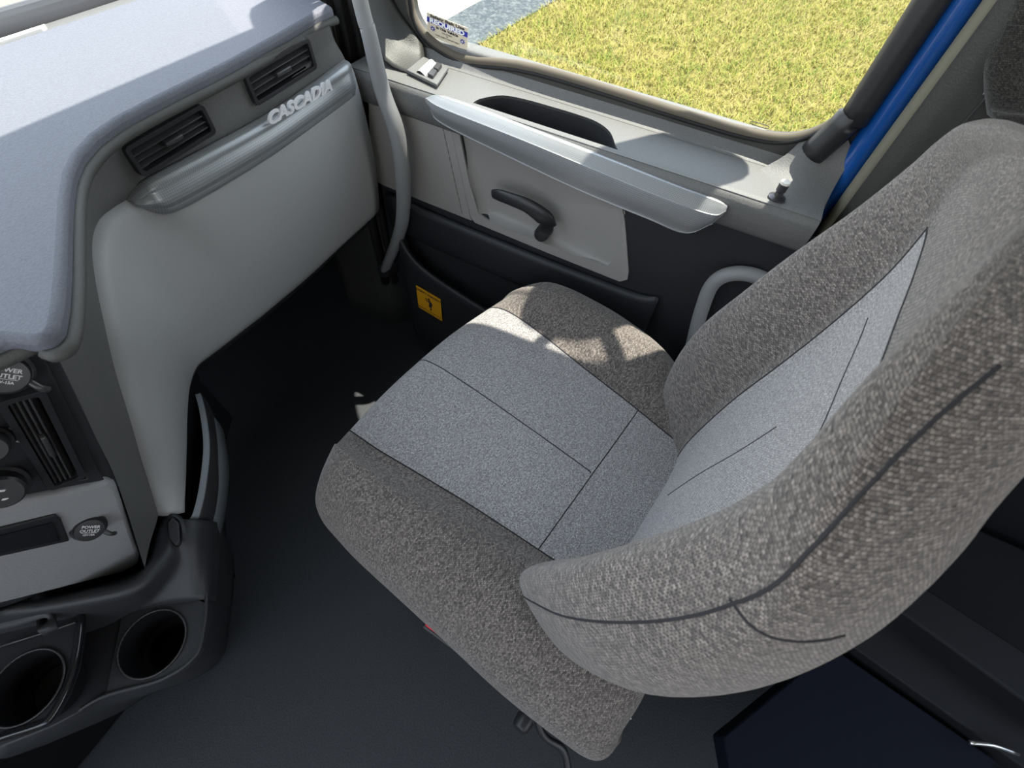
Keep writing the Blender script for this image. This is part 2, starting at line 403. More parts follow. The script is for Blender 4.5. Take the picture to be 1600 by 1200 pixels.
# ================================================================= dashboard
dash = root('dashboard', 'grey truck dashboard with blue grey top pad, two black vents and light grey glove panel', 'dashboard')
pad = [(-0.75, 0.62, 0.92), (-0.40, 0.60, 0.92), (0.0329, 0.4861, 0.9200), (0.0423, 0.4633, 0.9200), (0.0518, 0.4554, 0.9200), (0.0635, 0.4610, 0.9200), (0.0835, 0.4840, 0.9200), (0.1106, 0.5195, 0.9200), (0.1463, 0.5688, 0.9200), (0.1838, 0.6194, 0.9200), (0.2133, 0.6551, 0.9200), (0.2428, 0.6813, 0.9200), (0.2776, 0.7000, 0.9200),
       (0.3180, 0.7109, 0.9200), (0.3837, 0.7158, 0.9200), (0.4965, 0.7195, 0.9200), (0.6269, 0.7317, 0.9200), (0.7250, 0.7443, 0.9200), (0.765, 0.742, 0.92), (0.785, 0.80, 0.92), (0.80, 1.018, 0.92), (-0.75, 1.018, 0.92)]
o = plate('top_pad', pad, 0.022, M['pad'], dash, bev=0.007)
# darker rolled edge under the pad
edge = [tuple(np.array(p) + np.array((0, -0.0015, -0.020))) for p in pad[1:19]]
tube('pad_edge', edge, 0.0065, M['pad_edge'], dash, n=4, seg=10)
# cowl behind the pad, with the defroster slot
plate('cowl', [(-0.75, 1.105, 0.915), (0.80, 1.105, 0.915), (0.80, 1.31, 0.925), (-0.75, 1.31, 0.925)], 0.02, M['seal'], dash, bev=0.003)
tube('windshield_ledge', [(-0.75, 1.082, 0.905), (0.0, 1.082, 0.905), (0.80, 1.082, 0.905)], 0.032, M['black'], dash, n=1, seg=20)
plate('defroster_channel', [(-0.75, 1.016, 0.916), (0.80, 1.016, 0.916), (0.80, 1.06, 0.914), (-0.75, 1.06, 0.914)], 0.012, M['fascia'], dash, bev=0.001)
plate('defroster_slot', [(-0.75, 1.0205, 0.922), (0.428, 1.0205, 0.922), (0.440, 1.030, 0.922), (-0.75, 1.032, 0.922)], 0.010, mat('pale_slot', (0.6, 0.6, 0.6), 0.4), dash, bev=0.001)

# fascia: side trim beside the centre stack sweeping round to the wall that carries the vents
A_ = [(-0.0917, 0.5508, 0.4500), (-0.0176, 0.5687, 0.6000), (0.0162, 0.5637, 0.7000), (0.0385, 0.5403, 0.7900), (0.0513, 0.5009, 0.8700), (0.066, 0.475, 0.905), (0.1115, 0.5325, 0.9050), (0.1619, 0.6003, 0.9050), (0.2133, 0.6645, 0.9050), (0.2778, 0.7127, 0.9050), (0.3826, 0.7250, 0.9066), (0.4934, 0.7250, 0.9053), (0.6111, 0.7220, 0.9089), (0.725, 0.722, 0.905)]
B_ = [(-0.0176, 0.6167, 0.4300), (0.0186, 0.6315, 0.5000), (0.0570, 0.6323, 0.5900), (0.0952, 0.6441, 0.6700), (0.1313, 0.6521, 0.7400), (0.1661, 0.6787, 0.7800), (0.2002, 0.7113, 0.8000), (0.2297, 0.7284, 0.8100), (0.2586, 0.7355, 0.8100), (0.2849, 0.7353, 0.8100), (0.3248, 0.7280, 0.8231), (0.4209, 0.7280, 0.8184), (0.5405, 0.7250, 0.8184), (0.750, 0.722, 0.838)]
D_ = [(-0.0081, 0.5973, 0.4200), (0.0271, 0.6289, 0.4300), (0.0730, 0.6619, 0.4550), (0.1208, 0.6990, 0.4770), (0.1619, 0.7231, 0.5000), (0.1948, 0.7183, 0.5300), (0.2298, 0.7200, 0.5279), (0.2628, 0.7200, 0.5249), (0.3168, 0.7200, 0.5214), (0.3660, 0.7200, 0.5181), (0.4380, 0.7200, 0.5164), (0.5066, 0.7200, 0.5164), (0.6089, 0.7200, 0.5217), (0.7358, 0.7200, 0.5259)]
A_ = [np.array(p) for p in A_]; B_ = [np.array(p) for p in B_]; D_ = [np.array(p) for p in D_]
mid1 = [a * .6 + b * .4 + np.array((0, 0.004, 0)) for a, b in zip(A_, B_)]
under = [b + np.array((-0.005, 0.03, -0.01)) for b in B_]
G = surf([A_, mid1, [b + np.array((0, 0.004, 0.003)) for b in B_], under], 20, 18)
VQ = [[np.array(p) for p in q] for q in (((0.3076, 0.7220, 0.8824), (0.4403, 0.7220, 0.8885), (0.4402, 0.7220, 0.8438), (0.3063, 0.7220, 0.8390)), ((0.5200, 0.7220, 0.8978), (0.6700, 0.7220, 0.9036), (0.6745, 0.7220, 0.8576), (0.5285, 0.7220, 0.8487)))]
def in_vent(p):
    if p[1] > 0.76: return False
    for q in VQ:
        c = sum(q) / 4; ux = (q[1] - q[0] + q[2] - q[3]) / 2; uy = (q[0] - q[3] + q[1] - q[2]) / 2; d = p - c; d[1] = 0
        w = np.linalg.norm(ux); h = np.linalg.norm(uy)
        if abs(d @ ux / w) < w / 2 - .004 and abs(d @ uy / h) < h / 2 - .004: return True
    return False
gridmesh('fascia', G, M['fascia'], dash, skip=lambda i, j: in_vent((G[j][i] + G[j][i + 1] + G[j + 1][i] + G[j + 1][i + 1]) / 4))
# light grey glove panel with the tail that runs down beside the stack
def outn(i):
    t = D_[i] - B_[i]; j = min(i + 1, 13); k = max(i - 1, 0); s = (B_[j] + D_[j]) - (B_[k] + D_[k]); n = np.cross(s, t); n /= np.linalg.norm(n)
    return n if n[1] < 0 else -n
rows = []
for f, bl in ((0, -0.012), (0.02, 0.0), (0.07, 0.005), (0.3, 0.014), (0.6, 0.018), (0.9, 0.010), (0.98, 0.002), (1.0, -0.006)):
    rows.append([B_[i] * (1 - f) + D_[i] * f + outn(i) * (bl * min(1.0, 0.25 + i / 6)) for i in range(14)])
G = surf(rows, 6, 4)
gridmesh('glove_panel', G, M['grey'], dash, thick=0.01)
# underside of the glove panel, folding away to the dark footwell
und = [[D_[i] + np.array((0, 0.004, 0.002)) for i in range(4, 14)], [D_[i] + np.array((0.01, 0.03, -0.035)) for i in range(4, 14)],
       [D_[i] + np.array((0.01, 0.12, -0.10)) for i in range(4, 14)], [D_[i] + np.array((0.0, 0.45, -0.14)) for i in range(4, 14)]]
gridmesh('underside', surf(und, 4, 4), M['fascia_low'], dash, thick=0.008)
# right end cheek of the dash
plate('end_cheek', [(0.749, 0.74, 0.90), (0.749, 0.74, 0.56), (0.749, 0.86, 0.40), (0.749, 1.15, 0.40), (0.749, 1.15, 0.90)], 0.02, M['fascia_low'], dash, dirv=(1, 0, 0), bev=0.004)
# silver strip
ST = [np.array(p) for p in ((0.2825, 0.7350, 0.8115), (0.2996, 0.7240, 0.8221), (0.3234, 0.7160, 0.8280), (0.4128, 0.7140, 0.8267), (0.5315, 0.7130, 0.8255), (0.6434, 0.7130, 0.8323), (0.7450, 0.7140, 0.8418))]
SB = [np.array(p) for p in ((0.2822, 0.7350, 0.8096), (0.2954, 0.7240, 0.7953), (0.3167, 0.7140, 0.7863), (0.3841, 0.7110, 0.7829), (0.5065, 0.7100, 0.7821), (0.6206, 0.7100, 0.7869), (0.7345, 0.7110, 0.7903))]
rows = []
for f, bl in ((0, 0.012), (0.03, 0.0), (0.2, -0.001), (0.55, -0.0055), (0.75, -0.003), (0.96, -0.0005), (1.0, 0.010)):
    rows.append([ST[i] * (1 - f) + SB[i] * f + np.array((0, bl, 0)) for i in range(7)])
gridmesh('silver_strip', surf(rows, 8, 4), M['silver'], dash, thick=0.006)
# raised badge letters
p0 = np.array((0.5208, 0.6990, 0.8360)); p1 = np.array((0.6737, 0.6990, 0.8345))
tx = text('badge_lettering', 'CASCADIA', 0.0235, (p0 + p1) / 2, p1 - p0, (0, 0, 1), M['chrome'], dash, ext=0.0022, shear=0.35, sx=1.0, bold=0.0009)
xs = [v.co.x for v in tx.data.vertices]; wd = max(xs) - min(xs); want = abs(p1[0] - p0[0]); cx = (p0[0] + p1[0]) / 2
for v in tx.data.vertices: v.co.x = cx + (v.co.x - (max(xs) + min(xs)) / 2) * want / wd

def rrect(w, h, r, n=5):
    out = []
    for cx, cy, a0 in ((w / 2 - r, h / 2 - r, 0), (-w / 2 + r, h / 2 - r, 90), (-w / 2 + r, -h / 2 + r, 180), (w / 2 - r, -h / 2 + r, 270)):
        for k in range(n + 1):
            a = math.radians(a0 + 90 * k / n); out.append((cx + r * math.cos(a), cy + r * math.sin(a)))
    return out

def vent(c, ux, uy, w, h, parent, slats=3, mult=1.0, tab=(0, 0)):
    """air vent: raised frame, dark duct, blades along its width, tab"""
    ux = Vector(ux).normalized(); uy = Vector(uy); uy = (uy - ux * uy.dot(ux)).normalized(); n = ux.cross(uy); c = Vector(c)
    W = lambda a, b, d=0: c + ux * a + uy * b + n * d
    v = plate('air_vent', [W(a, b, 0.006) for a, b in rrect(w, h, 0.007)], 0.03, M['black'], parent, holes=[[W(a, b, 0.006) for a, b in rrect(w - 0.012, h - 0.012, 0.004)][::-1]], bev=0.0012)
    plate('duct', [W(a, b, -0.023) for a, b in rrect(w - 0.006, h - 0.006, 0.004)], 0.003, M['void'], v, bev=0)
    for k in range(slats):
        yy = (k - (slats - 1) / 2) * (h - 0.014) / (slats + 0.6)
        box('slat', W(0, yy, -0.004), (w - 0.014, 0.0022, 0.014), M['slat'], v, 0.0006, axes=(ux, (uy * .93 + n * .37).normalized(), (n * .93 - uy * .37).normalized()))
    for k in (-2, -1, 1, 2):
        box('vane', W(k * w / 5.6, 0, -0.014), (0.0016, h - 0.014, 0.009), M['void'], v, 0, axes=(ux, uy, n))
    box('tab', W(tab[0], tab[1], 0.003), (w * 0.22, h * 0.15, 0.012), M['slat'], v, 0.002, axes=(ux, uy, n))
    return v
def vent4(q, parent, **k):
    tl, tr, br, bl = [np.array(p) for p in q]
    c = (tl + tr + br + bl) / 4; ux = (tr - tl + br - bl); uy = (tl - bl + tr - br)
    return vent(c, ux, uy, np.linalg.norm(ux) / 2, np.linalg.norm(uy) / 2, parent, **k)
for q in VQ: vent4([p + np.array((0, 0.004, 0)) for p in q], dash)

# ================================================================= centre console
con = root('center_console', 'dark centre console left of the passenger seat with power outlets, vent and cup holders', 'console')
SN = Vector((-0.3371, -0.9319, -0.1338))
stack = [(-0.0397, 0.5270, 0.9458), (0.0549, 0.5030, 0.8745), (0.0259, 0.5297, 0.7618), (-0.0176, 0.5687, 0.6000), (-0.1081, 0.6430, 0.3104), (-0.1937, 0.7025, 0.1112), (-0.3004, 0.6717, 0.5949)]
vh = [(0.0175, 0.5234, 0.8269), (-0.0262, 0.5633, 0.6593), (-0.0523, 0.5687, 0.6873), (-0.0050, 0.5293, 0.8421)]
plate('stack_face', stack, 0.03, M['fascia_low'], con, bev=0.003, dirv=SN, holes=[vh])
plate('switch_panel', [(-0.0428, 0.5218, 0.9451), (0.0447, 0.4999, 0.8769), (0.0181, 0.5237, 0.7785), (-0.0238, 0.5613, 0.6224), (-0.1744, 0.5948, 0.7679)], 0.008, M['black'], con, holes=[[tuple(np.array(p) + .006 * np.array(SN)) for p in vh]], bev=0.002, dirv=SN)
plate('grey_panel', [(-0.1596, 0.5774, 0.7924), (-0.0905, 0.5643, 0.7094), (-0.0194, 0.5491, 0.6363), (-0.0187, 0.5513, 0.6188), (-0.0875, 0.6076, 0.4005), (-0.1015, 0.6166, 0.3729), (-0.1238, 0.6236, 0.3805), (-0.2079, 0.6352, 0.5117), (-0.2824, 0.6455, 0.6271)], 0.03, M['grey_stack'], con, bev=0.006, dirv=SN)
plate('display_bezel', [(-0.1784, 0.5883, 0.7334), (-0.0785, 0.5657, 0.6393), (-0.0804, 0.5684, 0.6256), (-0.1018, 0.5845, 0.5675), (-0.2045, 0.6030, 0.6968)], 0.008, M['black'], con, bev=0.002, dirv=SN)
plate('display_screen', [(-0.1855, 0.5906, 0.7244), (-0.0874, 0.5684, 0.6318), (-0.1046, 0.5814, 0.5844), (-0.1969, 0.5970, 0.7084)], 0.003, M['black_gloss'], con, bev=0.0, dirv=SN)
vent4(((0.0195, 0.5102, 0.8389), (-0.0252, 0.5507, 0.6696), (-0.0541, 0.5572, 0.6970), (-0.0040, 0.5163, 0.8554)), con, slats=4)
sx_ = Vector((-0.0886, 0.5966, 0.5845)) - Vector((-0.1267, 0.6030, 0.6355)); sx_ = sx_.normalized(); sy_ = Vector(SN).cross(sx_).normalized()
if sy_.z < 0: sy_ = -sy_
if 1: sx0 = sx_.copy()
def outlet(c, parent, r=0.0165):
    c = Vector(c); n = (Vector(SN) + V(0.12, 0, .55)).normalized(); sy_ = Vector(n).cross(sx0).normalized(); sx_ = sy_.cross(n).normalized()
    ring = lathe('power_outlet', [(r * 1.12, -0.012), (r * 1.16, 0.004), (r * 1.02, 0.006), (r, 0.006)], c, n, M['black'], parent)
    lathe('cap', [(r * 0.98, -.006), (r * 0.98, 0.010), (r * 0.9, 0.0130), (r * 0.4, 0.0138), (0.0001, 0.0138)], c, n, M['black'], ring)
    tube('tether', [c + sx_ * r * .9 + sy_ * -r * .2 + n * .008, c + sx_ * r * 1.4 - sy_ * r * .45 + n * .010, c + sx_ * r * 1.75 - sy_ * r * .55 + n * .006], 0.0032, M['slat'], ring, n=4, seg=8)
    for k, (s, sz) in enumerate((('POWER', .0056), ('OUTLET', .0056), ('12V-15A', .0036))):
        text('lettering', s, sz, c + n * 0.0142 + sy_ * (0.0058 - k * 0.0058), sx_, sy_, M['print'], ring, ext=0.0001, bold=0.0001)
    box('underline', c + n * 0.0142 + sy_ * (-0.0028), (0.017, 0.0004, 0.0002), M['print'], ring, 0, axes=(sx_, sy_, n))
outlet((-0.0761, 0.5789, 0.5712), con, 0.0175); outlet((0.0152, 0.5110, 0.8738), con, 0.0175)
# climate knobs
for (u, v_, r) in (((-0.0713, 0.5554, 0.7380), 0, 0.022), ((-0.0407, 0.5369, 0.8047), 0, 0.017)):
    k = lathe('knob', [(r * 1.1, 0), (r * 1.05, 0.004), (r * .9, 0.006), (r * .86, 0.018), (r * .75, 0.021), (0.0001, 0.021)], u, SN + V(.1, 0, .5), M['black'], con)
for s, p in (('A/C', (-0.0215, 0.5327, 0.8042)), ('MAX', (-0.0292, 0.5384, 0.7836))):
    text('lettering', s, 0.004, p, sx_, sy_, M['print'], con, ext=0.0001)
for p in ((-0.0729, 0.5300, 0.7547), (-0.0792, 0.5344, 0.7396)): box('knob_mark', p, (0.005, 0.003, 0.0006), M['print'], con, 0.0005, axes=(sx_, sy_, SN))

# lower console: storage bin, side wall, shelf with cup holder
rim_o = [(0.2006, 0.7681, 0.4550), (0.1764, 0.7260, 0.4500), (0.1491, 0.6848, 0.4470), (0.1050, 0.6334, 0.4400), (0.0494, 0.5889, 0.4300), (0.0119, 0.5681, 0.4200), (-0.0036, 0.5649, 0.4150)]
rim_i = [(0.1910, 0.7661, 0.4550), (0.1696, 0.7320, 0.4500), (0.1439, 0.6939, 0.4470), (0.1000, 0.6422, 0.4400), (0.0446, 0.5975, 0.4300), (0.0072, 0.5766, 0.4200), (-0.0054, 0.5750, 0.4150)]
rim_o = [np.array(p) for p in rim_o]; rim_i = [np.array(p) for p in rim_i]
dn = np.array((0, 0, -1.0))
G = surf([[p + dn * .10 for p in rim_i], [p + dn * .004 for p in rim_i], [(a + b) / 2 for a, b in zip(rim_i, rim_o)], [p + dn * .003 for p in rim_o]], 5, 3)
gridmesh('bin_rim', G, M['rim'], con, thick=0.003)
G = surf([[p + dn * .002 + np.array((-.001, .001, 0)) for p in rim_o], [np.array(p) for p in ((0.2052, 0.7748, 0.4400), (0.1867, 0.7468, 0.4200), (0.1614, 0.7068, 0.4100), (0.1172, 0.6522, 0.4000), (0.0628, 0.6020, 0.3850), (0.0238, 0.5715, 0.3850), (0.0069, 0.5658, 0.3850))],
          [np.array(p) for p in ((0.2244, 0.8463, 0.3600), (0.2050, 0.8115, 0.3400), (0.1744, 0.7621, 0.3300), (0.1308, 0.7091, 0.3200), (0.0707, 0.6498, 0.3100), (0.0306, 0.6125, 0.3100), (0.0112, 0.5952, 0.3100))],
          [np.array(p) + np.array((-.06, .10, -.30)) for p in ((0.2244, 0.8463, 0.3600), (0.2050, 0.8115, 0.3400), (0.1744, 0.7621, 0.3300), (0.1308, 0.7091, 0.3200), (0.0707, 0.6498, 0.3100), (0.0306, 0.6125, 0.3100), (0.0112, 0.5952, 0.3100))]], 5, 4)
gridmesh('bin_wall', G, M['fascia_low'], con, thick=0.004)
plate('bin_floor', [(0.2247, 0.8946, 0.3300), (0.1761, 0.7752, 0.3300), (0.0608, 0.6510, 0.3300), (-0.0012, 0.6172, 0.3300), (-0.0283, 0.6665, 0.3300), (0.1234, 0.8676, 0.3300)], 0.01, M['void'], con, bev=0)
plate('bin_back', [tuple(D_[0] + np.array((-.004, .012, .0))), tuple(D_[2] + np.array((-.004, .014, .0))), tuple(D_[4] + np.array((-.004, .014, .0))), tuple(D_[5] + np.array((-.004, .014, .0))), tuple(D_[5] + np.array((0, .02, -.2))), tuple(D_[0] + np.array((0, .02, -.12)))], 0.004, M['void'], con, bev=0)
T0 = [(-0.2875, 0.6645, 0.6122), (-0.2206, 0.6597, 0.4775), (-0.1810, 0.6575, 0.3926), (-0.1311, 0.6495, 0.3231), (-0.1050, 0.6408, 0.3177), (-0.0201, 0.6047, 0.4240), (-0.0115, 0.5827, 0.4200), (-0.0013, 0.5675, 0.4150), (0.0069, 0.5658, 0.3850), (0.0112, 0.5952, 0.3100)]
T1 = [(-0.3622, 0.8099, 0.4600), (-0.2318, 0.6647, 0.4600), (-0.1725, 0.6014, 0.4500), (-0.1192, 0.5505, 0.4400), (-0.0803, 0.5538, 0.4300), (-0.0421, 0.5640, 0.4200), (-0.0357, 0.5504, 0.4120), (-0.0296, 0.5417, 0.4000), (-0.0211, 0.5435, 0.3700), (-0.0147, 0.5661, 0.3100)]
T2 = [(-0.4066, 0.8350, 0.4000), (-0.2644, 0.6909, 0.4000), (-0.1918, 0.6121, 0.4000), (-0.1363, 0.5618, 0.3900), (-0.0960, 0.5512, 0.3850), (-0.0724, 0.5399, 0.3850), (-0.0672, 0.5284, 0.3800), (-0.0629, 0.5207, 0.3700), (-0.0572, 0.5173, 0.3500), (-0.0538, 0.5339, 0.3000)]
T3 = [(-0.4624, 0.8757, 0.3200), (-0.3174, 0.7109, 0.3200), (-0.2351, 0.6347, 0.3200), (-0.1669, 0.5863, 0.3520), (-0.1368, 0.5553, 0.3520), (-0.1145, 0.5245, 0.3520), (-0.1046, 0.5104, 0.3520), (-0.0964, 0.5001, 0.3500), (-0.0923, 0.4918, 0.3400), (-0.0930, 0.5062, 0.2900)]
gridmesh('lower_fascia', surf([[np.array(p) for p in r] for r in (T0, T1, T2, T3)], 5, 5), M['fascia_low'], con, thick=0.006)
# release button set in a rounded recess
bq = [(-0.0155, 0.5872, 0.4240), (-0.0182, 0.5720, 0.4200), (-0.0371, 0.5512, 0.4150), (-0.0468, 0.5497, 0.4140), (-0.0432, 0.5672, 0.4180), (-0.0272, 0.5857, 0.4240)]
plate('release_button', [tuple(np.array(p) + np.array((0, 0, .012))) for p in bq], 0.006, M['fascia_low'], con, bev=0.002)
tube('button_ring', [tuple(np.array(p) + np.array((0, 0, .012))) for p in bq], 0.0012, M['void'], con, closed=True, n=4, seg=6)
# cup holder shelf
def circ(c, r, n=40, z=None): return [(c[0] + r * math.cos(2 * math.pi * k / n), c[1] + r * math.sin(2 * math.pi * k / n), c[2]) for k in range(n)]
cc = (-0.1769, 0.5100, 0.3500); cr_ = 0.049
shelf = [(-0.2594, 0.5121, 0.3500), (-0.1749, 0.5855, 0.3500), (-0.1610, 0.5802, 0.3500), (-0.0969, 0.5010, 0.3500), (-0.0943, 0.4772, 0.3500), (-0.1089, 0.4628, 0.3500), (-0.1454, 0.4374, 0.3500), (-0.1681, 0.4361, 0.3500), (-0.1892, 0.4442, 0.3500), (-0.2146, 0.4630, 0.3500)]
plate('cup_shelf', shelf, 0.012, M['fascia_low'], con, holes=[circ(cc, cr_)[::-1]], bev=0.0, dirv=(0, 0, 1))
def cup(c, r, parent, n1='cup_holder'):
    o = lathe(n1, [(r * 1.035, 0.0), (r * 1.03, 0.003), (r * .985, 0.003), (r * .96, -0.004), (r * .90, -0.055), (r * .74, -0.058), (r * .72, -0.062), (r * .70, -0.085), (0.0001, -0.085)], c, (0, 0, 1), M['void'], parent, 48)
    tube('cup_ring', circ((c[0], c[1], c[2] + .002), r * 1.01), 0.0016, M['slat'], o, closed=True, n=1, seg=6)
    return o
cup(cc, cr_, con)
plate('console_side', [(-0.1944, 0.7541, 0.3600), (-0.1390, 0.5909, 0.3520), (-0.1632, 0.5808, 0.3480), (-0.1768, 0.5882, 0.3460), (-0.2617, 0.5130, 0.3460), (-0.2926, 0.5334, 0.3450), (-0.3231, 0.5527, 0.3450), (-0.3701, 0.5934, 0.3450), (-0.4519, 0.7496, 0.3450)], 0.01, M['black'], con, bev=0, dirv=(0, 0, 1))
# skirt below the shelf down to the floor
sk = [(0.0112, 0.5952, 0.3100), (-0.0147, 0.5661, 0.3100), (-0.0538, 0.5339, 0.3000), (-0.0930, 0.5062, 0.2900), (-0.1176, 0.4826, 0.3000), (-0.1524, 0.4518, 0.3100), (-0.1778, 0.4500, 0.3100), (-0.2004, 0.4578, 0.3100), (-0.2290, 0.4778, 0.3100), (-0.2768, 0.5242, 0.3100), (-0.3099, 0.5426, 0.3100), (-0.3424, 0.5613, 0.3100), (-0.3942, 0.6006, 0.3100)]
sk = [np.array(p) for p in sk]
tp = [np.array(p) for p in ((-0.0211, 0.5435, 0.3700), (-0.0371, 0.5294, 0.3650), (-0.0614, 0.5130, 0.3520), (-0.0946, 0.4771, 0.3520), (-0.1091, 0.4627, 0.3520), (-0.1450, 0.4364, 0.3520), (-0.1677, 0.4351, 0.3520), (-0.1887, 0.4432, 0.3520), (-0.2141, 0.4620, 0.3520), (-0.2588, 0.5110, 0.3520), (-0.2926, 0.5334, 0.3450), (-0.3231, 0.5527, 0.3450), (-0.3701, 0.5934, 0.3450))]
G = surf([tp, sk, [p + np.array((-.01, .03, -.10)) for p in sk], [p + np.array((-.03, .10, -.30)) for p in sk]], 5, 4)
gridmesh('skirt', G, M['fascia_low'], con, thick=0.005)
# tray drawer with the second cup holder, left edge of the view
dc = (-0.2853, 0.5842, 0.4100); dr = 0.047
dp = [(-0.4098, 0.8079, 0.4100), (-0.3808, 0.8705, 0.4100), (-0.2453, 0.7085, 0.4100), (-0.2061, 0.6778, 0.4100), (-0.1855, 0.6476, 0.4100), (-0.1884, 0.6065, 0.4100), (-0.2072, 0.5818, 0.4100), (-0.2409, 0.5475, 0.4100), (-0.2674, 0.5306, 0.4100), (-0.2922, 0.5217, 0.4100), (-0.3049, 0.5271, 0.4100), (-0.3380, 0.5596, 0.4100), (-0.3915, 0.6060, 0.4100), (-0.4543, 0.7120, 0.4100)]
tray = plate('cup_tray', dp, 0.014, M['black'], con, holes=[circ(dc, dr)[::-1]], bev=0.0, dirv=(0, 0, 1))
cup(dc, dr, tray, 'cup_well')
tube('tray_edge', dp[4:14], 0.006, M['black_gloss'], tray, n=3, seg=8)
G = surf([[np.array(p) for p in ((-0.3751, 0.8122, 0.4450), (-0.2479, 0.6584, 0.4450), (-0.2059, 0.6156, 0.4450), (-0.2133, 0.5975, 0.4300))], [np.array(p) for p in ((-0.3521, 0.8417, 0.4550), (-0.2244, 0.6831, 0.4550), (-0.1907, 0.6481, 0.4550), (-0.1918, 0.6276, 0.4400))],
          [np.array(p) for p in ((-0.3499, 0.8968, 0.4300), (-0.2205, 0.7222, 0.4300), (-0.1885, 0.6883, 0.4300), (-0.1826, 0.6521, 0.4300))]], 5, 5)
gridmesh('tray_lid', G, M['fascia_low'], tray, thick=0.02)
tube('lip', [(-0.2700, 0.6623, 0.4150), (-0.2224, 0.6182, 0.4150), (-0.1985, 0.5975, 0.4150)], 0.002, M['slat'], tray, n=3, seg=6)
box('console_core', (-0.30, 0.80, 0.155), (0.50, 0.30, 0.305), M['void'], con, 0.01)

# ================================================================= passenger door
door = root('passenger_door', 'dark grey truck door with silver armrest, light grey handle panel and clear window', 'door')
# inner skin with the handle panel set into it
skin = [(0.787, 0.72, 0.775), (0.787, 0.74, 0.30), (0.787, 0.70, 0.02), (0.787, -0.02, 0.02), (0.787, -0.10, 0.35), (0.787, -0.16, 0.62), (0.787, -0.17, 0.775)]
# top shelf: curved section from the inner lip to the window rubber, with the map pocket opening
def shelfz(x): return float(np.interp(x, [0.76, 0.775, 0.80, 0.885, 0.895, 0.912], [0.795, 0.818, 0.820, 0.826, 0.834, 0.856]))
pk = [(0.787, 0.470)] + [(p[0], p[1]) for p in ((0.8093, 0.4650, 0.8220), (0.8429, 0.4384, 0.8220), (0.8540, 0.3965, 0.8220), (0.8575, 0.3447, 0.8220), (0.8587, 0.2931, 0.8220), (0.8546, 0.2506, 0.8220), (0.8350, 0.2168, 0.8220), (0.7968, 0.1914, 0.8220))] + [(0.787, 0.183)]
pk = crom([(x, y, 0.822) for x, y in pk], 4)
sh = [(0.774, 0.745, 0.822), (0.774, -0.155, 0.822), (0.884, -0.155, 0.822), (0.884, 0.745, 0.822)]
plate('door_shelf', sh, 0.006, M['door'], door, holes=[[tuple(p) for p in pk][::-1]], bev=0.0, dirv=(0, 0, 1))
G = [[np.array((p[0], p[1], 0.822)) for p in pk] + [pk[0]], [np.array((p[0], p[1], 0.817)) * 1.0 for p in pk] + [pk[0] - np.array((0, 0, .005))], [np.array((.82 + (p[0] - .82) * .93, p[1] * .97 + .01, 0.762)) for p in pk] + [np.array((.82 + (pk[0][0] - .82) * .93, pk[0][1] * .97 + .01, .762))]]
gridmesh('shelf_pocket', G, M['door_low'], door)
plate('pocket_floor', [(0.79, 0.48, 0.765), (0.88, 0.48, 0.765), (0.88, 0.175, 0.765), (0.79, 0.175, 0.765)], 0.003, M['door_low'], door, bev=0, dirv=(0, 0, 1))
lipz = [(0.784, 0.823), (0.776, 0.8215), (0.770, 0.816), (0.767, 0.806), (0.770, 0.78), (0.785, 0.755), (0.826, 0.745)]
gridmesh('shelf_lip', surf([[np.array((x, y, z)) for x, z in lipz] for y in (0.745, 0.4, 0.0, -0.155)], 5, 2), M['door'], door, flip=True)
slp = [(0.880, 0.8225), (0.888, 0.8245), (0.896, 0.832), (0.903, 0.842), (0.907, 0.852), (0.93, 0.856)]
gridmesh('window_slope', surf([[np.array((x, y, z)) for x, z in slp] for y in (0.66, 0.4, 0.0, -0.155)], 4, 2), M['door'], door)
# front and rear window corners of the panel
G = [[(0.80, -0.02, 0.818), (0.86, -0.04, 0.820), (0.888, -0.07, 0.845), (0.905, -0.085, 0.875)], [(0.79, -0.09, 0.818), (0.855, -0.105, 0.83), (0.885, -0.115, 0.855), (0.900, -0.122, 0.90)], [(0.785, -0.155, 0.816), (0.84, -0.158, 0.822), (0.872, -0.160, 0.84), (0.888, -0.160, 0.875)]]
gridmesh('rear_corner', surf([[np.array(p) for p in r] for r in G], 5, 5), M['door'], door)
G = [[(0.815, 0.60, 0.823), (0.87, 0.63, 0.828), (0.895, 0.65, 0.845)], [(0.81, 0.68, 0.835), (0.865, 0.70, 0.86), (0.895, 0.71, 0.90)], [(0.815, 0.735, 0.90), (0.86, 0.735, 0.93), (0.89, 0.735, 0.97)], [(0.82, 0.76, 1.05), (0.86, 0.75, 1.06), (0.89, 0.74, 1.07)]]
gridmesh('front_corner', surf([[np.array(p) for p in r] for r in G], 5, 5), M['pillar'], door, thick=0.004)
# silver armrest rail
AT = [(0.7660, 0.5266, 0.8277), (0.7660, 0.4627, 0.8270), (0.7660, 0.3139, 0.8213), (0.7660, 0.1804, 0.8153), (0.7660, 0.0655, 0.8093), (0.7660, -0.0000, 0.8073), (0.7660, -0.0190, 0.8025)]
AK = [(0.7560, 0.5544, 0.8186), (0.7480, 0.5106, 0.8144), (0.7450, 0.3499, 0.8075), (0.7440, 0.2090, 0.7985), (0.7440, 0.0800, 0.7905), (0.7480, -0.0020, 0.7877), (0.7580, -0.0215, 0.7964)]
AB_ = [(0.7630, 0.5486, 0.7969), (0.7560, 0.5181, 0.7824), (0.7530, 0.3667, 0.7640), (0.7530, 0.2260, 0.7485), (0.7530, 0.0959, 0.7411), (0.7580, 0.0249, 0.7357), (0.7640, -0.0108, 0.7648)]
AT, AK, AB_ = [[np.array(p) for p in q] for q in (AT, AK, AB_)]
ex = np.array((1.0, 0, 0))
